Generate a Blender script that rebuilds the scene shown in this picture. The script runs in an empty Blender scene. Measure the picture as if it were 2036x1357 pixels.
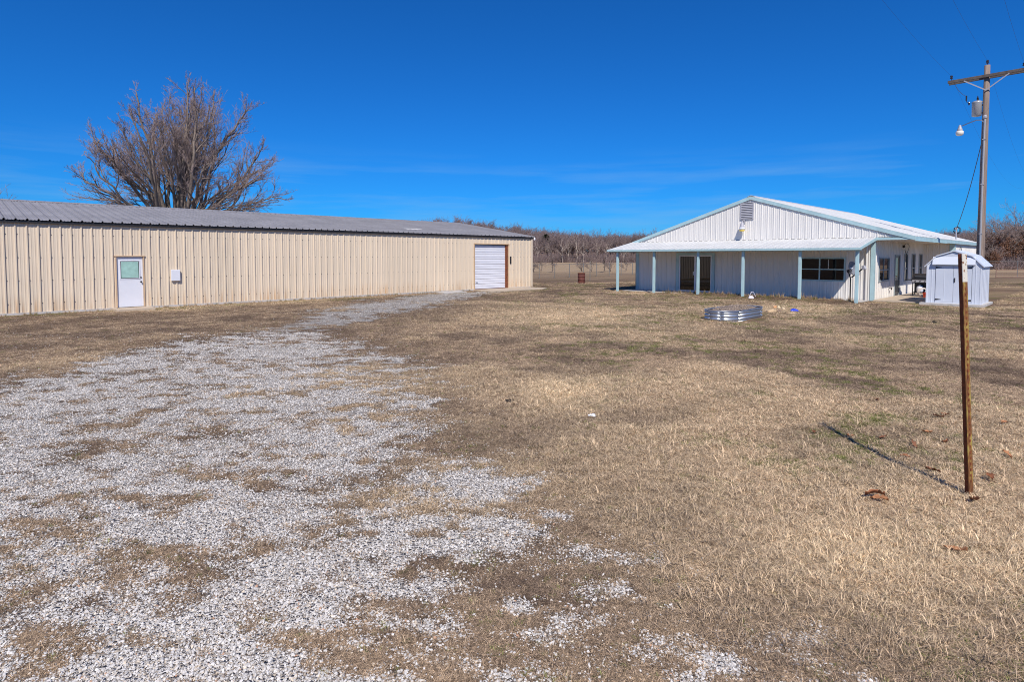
import bpy, math, random
import numpy as np
from mathutils import Vector, Matrix
random.seed(7)
rng = np.random.default_rng(11)
R = math.radians
sc = bpy.context.scene
COL = sc.collection

# ------------------------------------------------------------------ camera
FPX, CAMH, PITCH = 1145.0, 2.0, R(2.6)
cam = bpy.data.cameras.new('camera')
cam.sensor_width = 36.0
cam.lens = 36.0 * FPX / 2036.0
cam.shift_y = -(678.5 - (510 + FPX * math.tan(PITCH))) / 2036.0
cam.clip_start, cam.clip_end = 0.05, 6000
camo = bpy.data.objects.new('camera', cam)
camo.location = (0, 0, CAMH)
camo.rotation_euler = (R(90) - PITCH, 0, 0)
COL.objects.link(camo)
sc.camera = camo

# ------------------------------------------------------------------ sun, sky, exposure
SUN_EL, SUN_X = R(45.2), 0.035            # the sun stands behind the camera, a little to the right
world = bpy.data.worlds.new('World'); sc.world = world; world.use_nodes = True
wt = world.node_tree; wt.nodes.clear()
wo = wt.nodes.new('ShaderNodeOutputWorld'); wb = wt.nodes.new('ShaderNodeBackground')
sky = wt.nodes.new('ShaderNodeTexSky'); sky.sky_type = 'NISHITA'; sky.sun_disc = False
sky.sun_elevation = SUN_EL; sky.sun_rotation = R(180) - math.atan(SUN_X)
sky.altitude = 300; sky.air_density = 1.0; sky.dust_density = 0.1; sky.ozone_density = 4.0
hs = wt.nodes.new('ShaderNodeHueSaturation'); hs.inputs['Saturation'].default_value = 1.0; hs.inputs['Value'].default_value = 1.0
hs.inputs['Hue'].default_value = 0.497
gm = wt.nodes.new('ShaderNodeGamma'); gm.inputs[1].default_value = 1.0
wb.inputs[1].default_value = 0.12
wt.links.new(sky.outputs[0], hs.inputs['Color'])
# thin cirrus streaks low in the sky, all the way round
tc = wt.nodes.new('ShaderNodeTexCoord'); mp = wt.nodes.new('ShaderNodeMapping'); mp.inputs['Scale'].default_value = (1.6, 1.6, 20)
mp.inputs['Rotation'].default_value = (0.05, 0.04, 0)
cn = wt.nodes.new('ShaderNodeTexNoise'); cn.inputs['Scale'].default_value = 1.4; cn.inputs['Detail'].default_value = 6; cn.inputs['Roughness'].default_value = .55
cr = wt.nodes.new('ShaderNodeMapRange'); cr.inputs[1].default_value = .48; cr.inputs[2].default_value = .80; cr.inputs[3].default_value = 0; cr.inputs[4].default_value = .62
sx = wt.nodes.new('ShaderNodeSeparateXYZ')
c1 = wt.nodes.new('ShaderNodeMapRange'); c1.inputs[1].default_value = .19; c1.inputs[2].default_value = .10; c1.interpolation_type = 'SMOOTHSTEP'
cm = wt.nodes.new('ShaderNodeMath'); cm.operation = 'MULTIPLY'
cx = wt.nodes.new('ShaderNodeMixRGB'); cx.inputs[2].default_value = (2.0, 3.9, 6.4, 1)
L = wt.links.new
L(tc.outputs['Generated'], mp.inputs[0]); L(mp.outputs[0], cn.inputs['Vector']); L(cn.outputs[0], cr.inputs[0])
L(tc.outputs['Generated'], sx.inputs[0]); L(sx.outputs[2], c1.inputs[0])
L(cr.outputs[0], cm.inputs[0]); L(c1.outputs[0], cm.inputs[1]); L(cm.outputs[0], cx.inputs[0])
tn = wt.nodes.new('ShaderNodeMixRGB'); tn.blend_type = 'MULTIPLY'; tn.inputs[0].default_value = 1; tn.inputs[2].default_value = (.062, .44, .95, 1)
L(hs.outputs[0], tn.inputs[1]); L(tn.outputs[0], cx.inputs[1]); L(cx.outputs[0], gm.inputs[0]); L(gm.outputs[0], wb.inputs[0]); L(wb.outputs[0], wo.inputs[0])
sun = bpy.data.lights.new('sun', 'SUN'); sun.energy = 4.8; sun.angle = R(0.53); sun.color = (1.0, 0.95, 0.875)
suno = bpy.data.objects.new('sun', sun); COL.objects.link(suno)
sdir = Vector((SUN_X, -1, 0)).normalized() * math.cos(SUN_EL) + Vector((0, 0, math.sin(SUN_EL)))
suno.rotation_euler = sdir.to_track_quat('Z', 'Y').to_euler()
vs = sc.view_settings
vs.view_transform = 'Standard'; vs.look = 'None'; vs.exposure = 0.0; vs.gamma = 1.0; vs.use_curve_mapping = False
sc.cycles.use_denoising = True; sc.cycles.denoiser = 'OPENIMAGEDENOISE'; sc.cycles.denoising_input_passes = 'RGB_ALBEDO_NORMAL'; sc.cycles.denoising_prefilter = 'NONE'
sc.cycles.filter_width = 1.0
sc.cycles.max_bounces = 8; sc.cycles.diffuse_bounces = 5; sc.cycles.glossy_bounces = 3; sc.cycles.transparent_max_bounces = 8

# ------------------------------------------------------------------ helpers
def ground_at(px, py, z=0.0):
    """where the line of sight of a photo pixel meets the height z (used to measure positions once)"""
    cy = 510 + FPX * math.tan(PITCH)
    a = (px - 1018) / FPX; b = -(py - cy) / FPX
    d = Vector((a, math.cos(PITCH) + b * math.sin(PITCH), -math.sin(PITCH) + b * math.cos(PITCH)))
    s = (z - CAMH) / d.z
    return Vector((a * s, d.y * s, z))

def srgb(r, g, b):
    f = lambda c: (c / 255 / 12.92) if c / 255 <= .04045 else ((c / 255 + .055) / 1.055) ** 2.4
    return (f(r), f(g), f(b), 1)

MATS = {}
def mat(name, col, rough=.6, metal=0.0, spec=.5, var=0.0, vscale=3.0, bump=0.0, bscale=40.0, col2=None, stretch=(1, 1, 1), ior=None, detail=5):
    if name in MATS: return MATS[name]
    m = bpy.data.materials.new(name); m.use_nodes = True
    nt = m.node_tree; p = nt.nodes['Principled BSDF']
    p.inputs['Base Color'].default_value = col if len(col) == 4 else (*col, 1)
    p.inputs['Roughness'].default_value = rough; p.inputs['Metallic'].default_value = metal
    p.inputs['Specular IOR Level'].default_value = spec
    if ior: p.inputs['IOR'].default_value = ior
    if var > 0 or bump > 0:
        t = nt.nodes.new('ShaderNodeTexCoord'); mpp = nt.nodes.new('ShaderNodeMapping'); mpp.inputs['Scale'].default_value = stretch
        g = nt.nodes.new('ShaderNodeNewGeometry')
        nt.links.new(g.outputs['Position'], mpp.inputs[0])
    if var > 0:
        n = nt.nodes.new('ShaderNodeTexNoise'); n.inputs['Scale'].default_value = vscale; n.inputs['Detail'].default_value = detail; n.inputs['Roughness'].default_value = .6
        nt.links.new(mpp.outputs[0], n.inputs['Vector'])
        mr = nt.nodes.new('ShaderNodeMapRange'); mr.inputs[1].default_value = .3; mr.inputs[2].default_value = .7
        nt.links.new(n.outputs[0], mr.inputs[0])
        mx = nt.nodes.new('ShaderNodeMixRGB')
        c = col[:3]
        if col2 is None:
            mx.inputs[1].default_value = (*[x * (1 - var) for x in c], 1); mx.inputs[2].default_value = (*[min(.95, x * (1 + var)) for x in c], 1)
        else:
            mx.inputs[1].default_value = (*c, 1); mx.inputs[2].default_value = (*col2[:3], 1)
            mr.inputs[1].default_value = .5 - .5 * (1 - var) ; mr.inputs[2].default_value = .5 + .5 * (1 - var)
        nt.links.new(mr.outputs[0], mx.inputs[0]); nt.links.new(mx.outputs[0], p.inputs['Base Color'])
    if bump > 0:
        n2 = nt.nodes.new('ShaderNodeTexNoise'); n2.inputs['Scale'].default_value = bscale; n2.inputs['Detail'].default_value = 4
        nt.links.new(mpp.outputs[0], n2.inputs['Vector'])
        bp = nt.nodes.new('ShaderNodeBump'); bp.inputs['Strength'].default_value = bump; bp.inputs['Distance'].default_value = .02
        nt.links.new(n2.outputs[0], bp.inputs['Height']); nt.links.new(bp.outputs[0], p.inputs['Normal'])
    MATS[name] = m
    return m

def stained(name, col, stain, z0, z1, rough=.5, metal=0, amount=.6, streak=(9, 9, .6), base_noise=.06, spec=.4, splash=None):
    """painted sheet metal with dirt that has its own shape: vertical streaks and rust splashes low on the wall"""
    m = bpy.data.materials.new(name); m.use_nodes = True
    nt = m.node_tree; p = nt.nodes['Principled BSDF']; N = nt.nodes.new; K = nt.links.new
    p.inputs['Roughness'].default_value = rough; p.inputs['Metallic'].default_value = metal; p.inputs['Specular IOR Level'].default_value = spec
    g = N('ShaderNodeNewGeometry'); s = N('ShaderNodeSeparateXYZ'); K(g.outputs['Position'], s.inputs[0])
    mp1 = N('ShaderNodeMapping'); mp1.inputs['Scale'].default_value = streak; K(g.outputs['Position'], mp1.inputs[0])
    n1 = N('ShaderNodeTexNoise'); n1.inputs['Scale'].default_value = 1.0; n1.inputs['Detail'].default_value = 5; K(mp1.outputs[0], n1.inputs['Vector'])
    n2 = N('ShaderNodeTexNoise'); n2.inputs['Scale'].default_value = 1.1; n2.inputs['Detail'].default_value = 4; K(g.outputs['Position'], n2.inputs['Vector'])
    zr = N('ShaderNodeMapRange'); zr.inputs[1].default_value = z1; zr.inputs[2].default_value = z0; K(s.outputs[2], zr.inputs[0])
    a = N('ShaderNodeMapRange'); a.inputs[1].default_value = .45; a.inputs[2].default_value = .75; K(n1.outputs[0], a.inputs[0])
    mm = N('ShaderNodeMath'); mm.operation = 'MULTIPLY'; K(zr.outputs[0], mm.inputs[0]); K(a.outputs[0], mm.inputs[1])
    m2 = N('ShaderNodeMath'); m2.operation = 'MULTIPLY'; m2.inputs[1].default_value = amount; K(mm.outputs[0], m2.inputs[0])
    b = N('ShaderNodeMixRGB'); c = col[:3]
    b.inputs[1].default_value = (*[x * (1 - base_noise) for x in c], 1); b.inputs[2].default_value = (*[min(.9, x * (1 + base_noise)) for x in c], 1); K(n2.outputs[0], b.inputs[0])
    b2 = N('ShaderNodeMixRGB'); b2.inputs[2].default_value = stain; K(m2.outputs[0], b2.inputs[0]); K(b.outputs[0], b2.inputs[1])
    # faint overall vertical weathering
    a3 = N('ShaderNodeMapRange'); a3.inputs[1].default_value = .5; a3.inputs[2].default_value = .9; a3.inputs[4].default_value = .09; K(n1.outputs[0], a3.inputs[0])
    b3 = N('ShaderNodeMixRGB'); b3.inputs[2].default_value = (*[x * .55 for x in c], 1); K(a3.outputs[0], b3.inputs[0]); K(b2.outputs[0], b3.inputs[1])
    out = b3.outputs[0]
    if splash:                                   # a rust run from a leak, at one place low on the wall
        v1 = N('ShaderNodeVectorMath'); v1.operation = 'SUBTRACT'; v1.inputs[1].default_value = splash; K(g.outputs['Position'], v1.inputs[0])
        v2 = N('ShaderNodeVectorMath'); v2.operation = 'MULTIPLY'; v2.inputs[1].default_value = (2.2, 2.2, 2.6); K(v1.outputs[0], v2.inputs[0])
        v3 = N('ShaderNodeVectorMath'); v3.operation = 'LENGTH'; K(v2.outputs[0], v3.inputs[0])
        r3 = N('ShaderNodeMapRange'); r3.inputs[1].default_value = 1.25; r3.inputs[2].default_value = .2; r3.inputs[4].default_value = .7; K(v3.outputs['Value'], r3.inputs[0])
        q3 = N('ShaderNodeMath'); q3.operation = 'MULTIPLY'; K(r3.outputs[0], q3.inputs[0]); K(a.outputs[0], q3.inputs[1])
        b4 = N('ShaderNodeMixRGB'); b4.inputs[2].default_value = srgb(206, 148, 62); K(q3.outputs[0], b4.inputs[0]); K(out, b4.inputs[1]); out = b4.outputs[0]
    oi = N('ShaderNodeObjectInfo'); orr = N('ShaderNodeMapRange'); orr.inputs[3].default_value = .95; orr.inputs[4].default_value = 1.03; K(oi.outputs['Random'], orr.inputs[0])
    sc_ = N('ShaderNodeVectorMath'); sc_.operation = 'SCALE'; K(out, sc_.inputs[0]); K(orr.outputs[0], sc_.inputs['Scale'])
    K(sc_.outputs[0], p.inputs['Base Color'])
    MATS[name] = m
    return m

def tag(o, label=None, cat=None, group=None, kind=None):
    if label: o['label'] = label
    if cat: o['category'] = cat
    if group: o['group'] = group
    if kind: o['kind'] = kind
    return o

def empty(name, loc=(0, 0, 0), rz=0.0, label=None, cat=None, group=None):
    o = bpy.data.objects.new(name, None); COL.objects.link(o)
    o.empty_display_size = .2
    o.location = loc; o.rotation_euler = (0, 0, rz)
    return tag(o, label, cat, group)

class MB:
    def __init__(s): s.v = []; s.f = []
    def quad(s, a, b, c, d):
        i = len(s.v); s.v += [tuple(a), tuple(b), tuple(c), tuple(d)]; s.f.append((i, i + 1, i + 2, i + 3)); return s
    def box(s, a, b, rot=None, at=(0, 0, 0)):
        i = len(s.v)
        ps = [Vector((x, y, z)) for z in (a[2], b[2]) for y in (a[1], b[1]) for x in (a[0], b[0])]
        if rot is not None: ps = [rot @ p for p in ps]
        s.v += [tuple(p + Vector(at)) for p in ps]
        s.f += [tuple(i + k for k in q) for q in ((0, 2, 3, 1), (4, 5, 7, 6), (0, 1, 5, 4), (2, 6, 7, 3), (0, 4, 6, 2), (1, 3, 7, 5))]
        return s
    def bar(s, p, q, w, h=None, up=(0, 0, 1)):
        """box beam from p to q"""
        p = Vector(p); q = Vector(q); h = h or w
        d = (q - p).normalized(); x = d.cross(Vector(up))
        if x.length < 1e-4: x = d.cross(Vector((1, 0, 0)))
        x.normalize(); y = x.cross(d)
        i = len(s.v)
        for c in (p, q):
            for sx_, sy_ in ((-1, -1), (1, -1), (1, 1), (-1, 1)): s.v.append(tuple(c + x * sx_ * w / 2 + y * sy_ * h / 2))
        s.f += [(i, i + 1, i + 2, i + 3)[::-1], (i + 4, i + 5, i + 6, i + 7)]
        for k in range(4): s.f.append((i + k, i + (k + 1) % 4, i + 4 + (k + 1) % 4, i + 4 + k))
        return s
    def tube(s, pts, rad, n=8, cap=True):
        pts = [Vector(p) for p in pts]
        if not hasattr(rad, '__len__'): rad = [rad] * len(pts)
        i0 = len(s.v); ref = None
        for k, p in enumerate(pts):
            d = (pts[min(k + 1, len(pts) - 1)] - pts[max(k - 1, 0)])
            d = d.normalized() if d.length > 1e-9 else Vector((0, 0, 1))
            if ref is None:
                ref = d.cross(Vector((0.31, 0.17, 1)))
                if ref.length < 1e-3: ref = d.cross(Vector((1, 0, 0)))
            x = (ref - d * ref.dot(d)).normalized(); y = d.cross(x); ref = x
            for j in range(n):
                a = 2 * math.pi * j / n
                s.v.append(tuple(p + (x * math.cos(a) + y * math.sin(a)) * rad[k]))
        for k in range(len(pts) - 1):
            for j in range(n):
                a = i0 + k * n + j; b = i0 + k * n + (j + 1) % n
                s.f.append((a, b, b + n, a + n))
        if cap:
            s.f.append(tuple(i0 + j for j in range(n))[::-1]); s.f.append(tuple(i0 + (len(pts) - 1) * n + j for j in range(n)))
        return s
    def lathe(s, prof, n=16, at=(0, 0, 0), rot=None, sx=1, sy=1):
        i0 = len(s.v)
        for (r, z) in prof:
            for j in range(n):
                a = 2 * math.pi * j / n; p = Vector((r * math.cos(a) * sx, r * math.sin(a) * sy, z))
                if rot is not None: p = rot @ p
                s.v.append(tuple(p + Vector(at)))
        for k in range(len(prof) - 1):
            for j in range(n):
                a = i0 + k * n + j; b = i0 + k * n + (j + 1) % n
                s.f.append((a, b, b + n, a + n))
        s.f.append(tuple(i0 + j for j in range(n))[::-1]); s.f.append(tuple(i0 + (len(prof) - 1) * n + j for j in range(n)))
        return s
    def prism(s, poly, y0, y1, axis='y'):
        """closed outline poly [(a,b)] extruded along axis"""
        i = len(s.v); n = len(poly)
        for y in (y0, y1):
            for a, b in poly:
                s.v.append({'y': (a, y, b), 'x': (y, a, b), 'z': (a, b, y)}[axis])
        s.f.append(tuple(i + k for k in range(n))); s.f.append(tuple(i + n + k for k in range(n))[::-1])
        for k in range(n): s.f.append((i + k, i + n + k, i + n + (k + 1) % n, i + (k + 1) % n))
        return s
    def mesh(s, name, m, smooth=False):
        me = bpy.data.meshes.new(name); me.from_pydata(s.v, [], s.f); me.update()
        if m is not None: me.materials.append(m)
        if smooth:
            me.polygons.foreach_set('use_smooth', [True] * len(me.polygons))
        return me
    def build(s, name, m, parent=None, smooth=False, bevel=0.0):
        o = bpy.data.objects.new(name, s.mesh(name, m, smooth)); COL.objects.link(o); o.parent = parent
        if bevel:
            b = o.modifiers.new('bevel', 'BEVEL'); b.width = bevel; b.segments = 2; b.limit_method = 'ANGLE'
        return o

def link_mesh(name, me, parent=None, loc=(0, 0, 0)):
    o = bpy.data.objects.new(name, me); COL.objects.link(o); o.parent = parent; o.location = loc
    return o

RIB = .3048
def sheet_profile(u0, u1, phase, h=.036, minor=.006, pitch=RIB, extra=()):
    """(u, height) points of a ribbed metal sheet between u0 and u1, ribs at phase + k*pitch"""
    us = {u0: None, u1: None}
    pts = []
    k0 = math.floor((u0 - phase) / pitch) - 1; k1 = math.ceil((u1 - phase) / pitch) + 1
    def prof(u):
        d = abs((u - phase + pitch / 2) % pitch - pitch / 2)
        if d < .018: return h
        if d < .033: return h * (.033 - d) / .015
        for c in (pitch / 3,):
            e = abs(d - c)
            if e < .012: return minor
            if e < .022: return minor * (.022 - e) / .010
        return 0.0
    bs = set([u0, u1, *[e for e in extra if u0 < e < u1]])
    for k in range(k0, k1 + 1):
        c = phase + k * pitch
        for o in (-.033, -.018, .018, .033, pitch / 3 - .022, pitch / 3 - .012, pitch / 3 + .012, pitch / 3 + .022, -pitch / 3 - .022, -pitch / 3 - .012, -pitch / 3 + .012, -pitch / 3 + .022):
            if u0 + 1e-4 < c + o < u1 - 1e-4: bs.add(round(c + o, 5))
    return [(u, prof(u)) for u in sorted(bs)]

PCACHE = {}
def sheet_panel(name, m, parent, org, ud, vd, nd, u0, u1, v0, v1, phase=0.0, h=.036, minor=.007, pitch=RIB, extra=(), thick=.004):
    """one ribbed metal sheet lying on the plane org + u*ud + v*vd, ribs rising along nd; v0/v1 numbers or functions of u"""
    f0 = v0 if callable(v0) else (lambda u: v0); f1 = v1 if callable(v1) else (lambda u: v1)
    key = None
    if not callable(v0) and not callable(v1):
        key = (name, m.name, tuple(ud), tuple(vd), tuple(nd), round(u1 - u0, 4), round((u0 - phase) % pitch, 4) % round(pitch, 4), round(v0, 4), round(v1, 4), h)
    org = Vector(org); ud = Vector(ud); vd = Vector(vd); nd = Vector(nd)
    if key not in PCACHE or key is None:
        b = MB(); pr = sheet_profile(u0, u1, phase, h, minor, pitch, extra); n = len(pr)
        for lay in (0, -thick):
            for (u, hh) in pr: b.v.append(tuple(ud * (u - u0) + vd * f0(u) + nd * (hh + lay)))
            for (u, hh) in pr: b.v.append(tuple(ud * (u - u0) + vd * f1(u) + nd * (hh + lay)))
        flip = ud.cross(vd).dot(nd) < 0
        for i in range(n - 1):
            q = (i, i + 1, n + i + 1, n + i); b.f.append(q[::-1] if flip else q)
            q = (2 * n + i, 3 * n + i, 3 * n + i + 1, 2 * n + i + 1); b.f.append(q[::-1] if flip else q)
            b.f.append((i, 2 * n + i, 2 * n + i + 1, i + 1)); b.f.append((n + i, n + i + 1, 3 * n + i + 1, 3 * n + i))
        b.f.append((0, n, 3 * n, 2 * n)); b.f.append((n - 1, 3 * n - 1, 4 * n - 1, 2 * n - 1))
        me = b.mesh(name, m)
        if key is None: return link_mesh(name, me, parent, org + ud * u0)
        PCACHE[key] = me
    return link_mesh(name, PCACHE[key], parent, org + ud * u0)

def clad(m, parent, org, ud, nd, U0, U1, vb, vt, holes=(), cover=RIB * 3, phase=0.0, extra=(), name='wall_panel', **kw):
    """clad a wall with separate sheets, leaving rectangular holes (u0,u1,v0,v1)"""
    edges = [U0]; k = math.ceil((U0 - phase) / cover + 1e-6)
    while phase + k * cover < U1 - .02: edges.append(phase + k * cover); k += 1
    edges.append(U1)
    for h in holes: edges += [h[0], h[1]]
    edges = sorted(set(round(e, 4) for e in edges if U0 - 1e-6 <= e <= U1 + 1e-6))
    for a, b in zip(edges[:-1], edges[1:]):
        if b - a < .015: continue
        mid = (a + b) / 2
        cuts = sorted((h[2], h[3]) for h in holes if h[0] < mid < h[1])
        lo = vb
        for (z0, z1) in cuts:
            if z0 - lo > .03: sheet_panel(name, m, parent, org, ud, (0, 0, 1), nd, a, b, lo, z0, phase + .12, extra=extra, **kw)
            lo = z1
        sheet_panel(name, m, parent, org, ud, (0, 0, 1), nd, a, b, lo, vt, phase + .12, extra=extra, **kw)

def vnoise(x, y, seed=0):
    r = np.random.default_rng(seed).random((256, 256))
    xi = np.floor(x).astype(int); yi = np.floor(y).astype(int); fx = x - xi; fy = y - yi
    fx = fx * fx * (3 - 2 * fx); fy = fy * fy * (3 - 2 * fy)
    g = lambda a, b: r[a & 255, b & 255]
    return (g(xi, yi) * (1 - fx) + g(xi + 1, yi) * fx) * (1 - fy) + (g(xi, yi + 1) * (1 - fx) + g(xi + 1, yi + 1) * fx) * fy
def fbm(x, y, seed=0, oct=4, gain=.5):
    t = 0; a = 1; s = 0
    for k in range(oct):
        t = t + a * vnoise(x * 2 ** k + 17.3 * k, y * 2 ** k + 9.1 * k, seed + k); s += a; a *= gain
    return t / s
def sstep(a, b, x):
    t = np.clip((x - a) / (b - a), 0, 1); return t * t * (3 - 2 * t)

# ------------------------------------------------------------------ what covers the ground where
ANG = math.atan2(.6988, .7153)                # both buildings stand at this angle
D1 = Vector((math.cos(ANG), math.sin(ANG), 0)); D2 = Vector((-math.sin(ANG), math.cos(ANG), 0))
BARN = Vector((1.28, 37.5, 0)); HOUSE = Vector((16.36, 26.06, 0))

def height(x, y):
    h = (fbm(x * .35, y * .35, 3, 3) - .5) * .10 * sstep(0, 6, y) + (fbm(x * 1.7, y * 1.7, 8, 3) - .5) * .035
    lx = (x - HOUSE.x) * D1.x + (y - HOUSE.y) * D1.y; ly = (x - HOUSE.x) * D2.x + (y - HOUSE.y) * D2.y
    h = h * (1 - sstep(60, 200, y))
    inside = sstep(-2.2, -1.6, lx) * sstep(-5, -4, ly) * (1 - sstep(14, 15, ly)) * (1 - sstep(20, 22, lx))
    h = h * (1 - inside) - .02 * inside
    h = h + .10 * np.exp(-((lx + 2.1) / .55) ** 2) * sstep(-.3, .8, ly) * (1 - sstep(6, 9.5, ly))    # bank of turf along the porch edge
    bx = (x - BARN.x) * D1.x + (y - BARN.y) * D1.y; by = (x - BARN.x) * D2.x + (y - BARN.y) * D2.y
    ib = sstep(-1.6, -.4, by) * (1 - sstep(15.4, 16.4, by)) * (1 - sstep(.4, 1.2, bx))
    ap = sstep(-2.9, -2.6, by) * (1 - sstep(.0, .3, by)) * sstep(-9, -8, bx) * (1 - sstep(.2, .8, bx))
    h = h * (1 - np.maximum(ib, ap)) - .02 * np.maximum(ib, ap)
    return h

LY = [-60, 0, 9, 12.7, 16, 20, 25, 28.6, 34, 37]; LX = [-9, -9, -8.3, -8.0, -7.6, -7.3, -7.0, -5.0, -2.2, -1.0]
RY = [-60, 0, 2.76, 3.4, 4.2, 5.45, 7.2, 9.2, 11, 13, 14.5, 17.6, 20, 24, 30, 34, 37]
RX = [1.6, 1.4, .75, .6, .5, -.05, -.6, -1.2, -2.0, -3.2, -4.3, -4.5, -3.9, -2.5, -1.6, -.3, 0]
def gravel_mask(x, y):
    xl = np.interp(y, LY, LX); xr = np.interp(y, RY, RX)
    w = 1.1 * (fbm(x * .55, y * .45, 21, 4) - .5) * 2.4
    d = np.minimum(x - xl, xr - x) + w
    core = sstep(-1.0, 1.6, d)
    lay = fbm(x * .9 + y * .25, y * 1.25 - x * .2, 33, 5, .62)
    fine = fbm(x * 4.6 + y * 1.2, y * 6.2, 41, 3, .6)
    streak = fbm(x * 1.5 + y * .5, y * 3.2 - x * .8, 57, 4, .62)
    n = .20 * lay + .45 * fine + .35 * streak
    thr = .70 - .272 * core + .010 * sstep(8, 14, y) - .065 * sstep(15, 22, y)
    g = sstep(thr - .13, thr + .13, n) * sstep(.0, .2, core)
    g = g * (1 - .9 * np.exp(-(((x + 3.4) / .55) ** 2 + ((y - 6.55) / .3) ** 2)) * sstep(.42, .55, fine))
    return np.where(y > 37, 0, g)
def blob(x, y, cx_, cy_, rx, ry): return np.exp(-(((x - cx_) / rx) ** 2 + ((y - cy_) / ry) ** 2))
def pale_mask(x, y):
    n = fbm(x * .32, y * .32, 71, 4); m = fbm(x * 1.4, y * 1.4, 76, 3)
    p = sstep(.5, .68, n) * .42
    p = np.maximum(p, .9 * blob(x, y, .75, 8.3, 1.1, 1.5)); p = np.maximum(p, 1.0 * blob(x, y, 2.5, 3.75, 1.3, .75)); p = np.maximum(p, .8 * blob(x, y, 3.4, 3.3, .9, .5))
    p = np.maximum(p, .75 * blob(x, y, 2.0, 19.5, 4.0, 4.5)); p = np.maximum(p, .7 * blob(x, y, 10, 22, 4, 2))
    p = np.maximum(p, .55 * blob(x, y, 1.2, 5.5, 1.0, 1.3))
    p = p * (.45 + 1.1 * m)
    far = sstep(40, 60, y)
    p = p * (1 - far) + far * (.25 + .35 * n + .6 * sstep(62, 80, y) + .5 * sstep(.5, .62, fbm(x * .03, y * .12, 88, 3)))
    return np.clip(p, 0, 1)
def green_mask(x, y):
    n = fbm(x * .7 + 40, y * .7, 91, 4); m = fbm(x * 3.4, y * 3.4, 97, 4, .6)
    g = sstep(.42, .62, n) * sstep(.40, .64, m)
    g = g * sstep(1.0, 4, x + .12 * y) + .12 * sstep(.5, .7, n) * sstep(.5, .7, m)
    lx = (x - BARN.x) * D2.x + (y - BARN.y) * D2.y
    g = np.maximum(g, .75 * sstep(-2.6, -1.2, lx) * (1 - sstep(-.3, 0, lx)) * sstep(.4, .62, fbm(x * .8, y * .8, 15, 3)))
    return np.clip(g, 0, 1) * (1 - .7 * sstep(40, 55, y))
def dark_mask(x, y):
    n = fbm(x * .9, y * 1.1, 111, 5, .6); m = fbm(x * 3.2, y * 3.2, 113, 4, .6)
    d = sstep(.42, .66, n) * (.45 + m) * .9
    xr = np.interp(y, RY, RX)
    d = np.maximum(d, (1 - sstep(.8, 2.6, np.abs(x - xr - .3))) * .55 * sstep(.3, .6, m + .1) * (1 - sstep(34, 37, y)))
    return np.clip(d, 0, 1)

# ------------------------------------------------------------------ ground sheet
def coords(lo, hi, step, out, growth):
    a = list(np.arange(lo, hi, step)); s = step
    while a[-1] < out: s *= growth; a.append(a[-1] + s)
    s = step; b = []
    c = lo
    while c > -out: s *= growth; c -= s; b.append(c)
    return np.array(b[::-1] + a)
gx = coords(-11, 11, .055, 2500, 1.06); gy = coords(2.0, 15, .055, 2500, 1.03)
GX, GY = np.meshgrid(gx, gy)
GZ = height(GX, GY)
nx, ny = len(gx), len(gy)
verts = np.stack([GX.ravel(), GY.ravel(), GZ.ravel()], 1)
ii = np.arange(nx * ny).reshape(ny, nx)
quads = np.stack([ii[:-1, :-1], ii[:-1, 1:], ii[1:, 1:], ii[1:, :-1]], -1).reshape(-1, 4)
me = bpy.data.meshes.new('ground')
me.vertices.add(len(verts)); me.vertices.foreach_set('co', verts.ravel().astype(np.float32))
me.loops.add(quads.size); me.loops.foreach_set('vertex_index', quads.ravel().astype(np.int32))
me.polygons.add(len(quads)); me.polygons.foreach_set('loop_start', (np.arange(len(quads)) * 4).astype(np.int32))
me.polygons.foreach_set('use_smooth', np.ones(len(quads), bool))
me.update(calc_edges=True)
for nm, fn in (('gravel', gravel_mask), ('pale', pale_mask), ('green', green_mask), ('dark', dark_mask)):
    at_ = me.attributes.new(nm, 'FLOAT', 'POINT'); at_.data.foreach_set('value', fn(verts[:, 0], verts[:, 1]).astype(np.float32))
gm_ = bpy.data.materials.new('ground'); gm_.use_nodes = True
nt = gm_.node_tree; N = nt.nodes.new; K = nt.links.new; P = nt.nodes['Principled BSDF']
P.inputs['Roughness'].default_value = .95; P.inputs['Specular IOR Level'].default_value = .1
geo = N('ShaderNodeNewGeometry')
def attr(n): a = N('ShaderNodeAttribute'); a.attribute_name = n; return a.outputs['Fac']
def noise(scale, detail=5, rough=.6, vec=None):
    n = N('ShaderNodeTexNoise'); n.inputs['Scale'].default_value = scale; n.inputs['Detail'].default_value = detail; n.inputs['Roughness'].default_value = rough
    K(vec or geo.outputs['Position'], n.inputs['Vector']); return n.outputs[0]
def mrange(v, a, b, c=0, d=1, smooth=True):
    n = N('ShaderNodeMapRange'); n.inputs[1].default_value = a; n.inputs[2].default_value = b; n.inputs[3].default_value = c; n.inputs[4].default_value = d
    if smooth: n.interpolation_type = 'SMOOTHSTEP'
    K(v, n.inputs[0]); return n.outputs[0]
def mix(f, a, b):
    n = N('ShaderNodeMixRGB')
    if hasattr(f, 'is_linked'): K(f, n.inputs[0])
    else: n.inputs[0].default_value = f
    for k, v in ((1, a), (2, b)):
        if hasattr(v, 'is_linked'): K(v, n.inputs[k])
        else: n.inputs[k].default_value = v
    return n.outputs[0]
def math_(op, a, b):
    n = N('ShaderNodeMath'); n.operation = op
    for k, v in ((0, a), (1, b)):
        if hasattr(v, 'is_linked'): K(v, n.inputs[k])
        else: n.inputs[k].default_value = v
    return n.outputs[0]
THATCH_D, THATCH_L = srgb(74, 58, 46), srgb(140, 116, 94)
PALE = srgb(208, 180, 144); GREEN = srgb(96, 98, 48); DARK = srgb(86, 70, 58)
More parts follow.
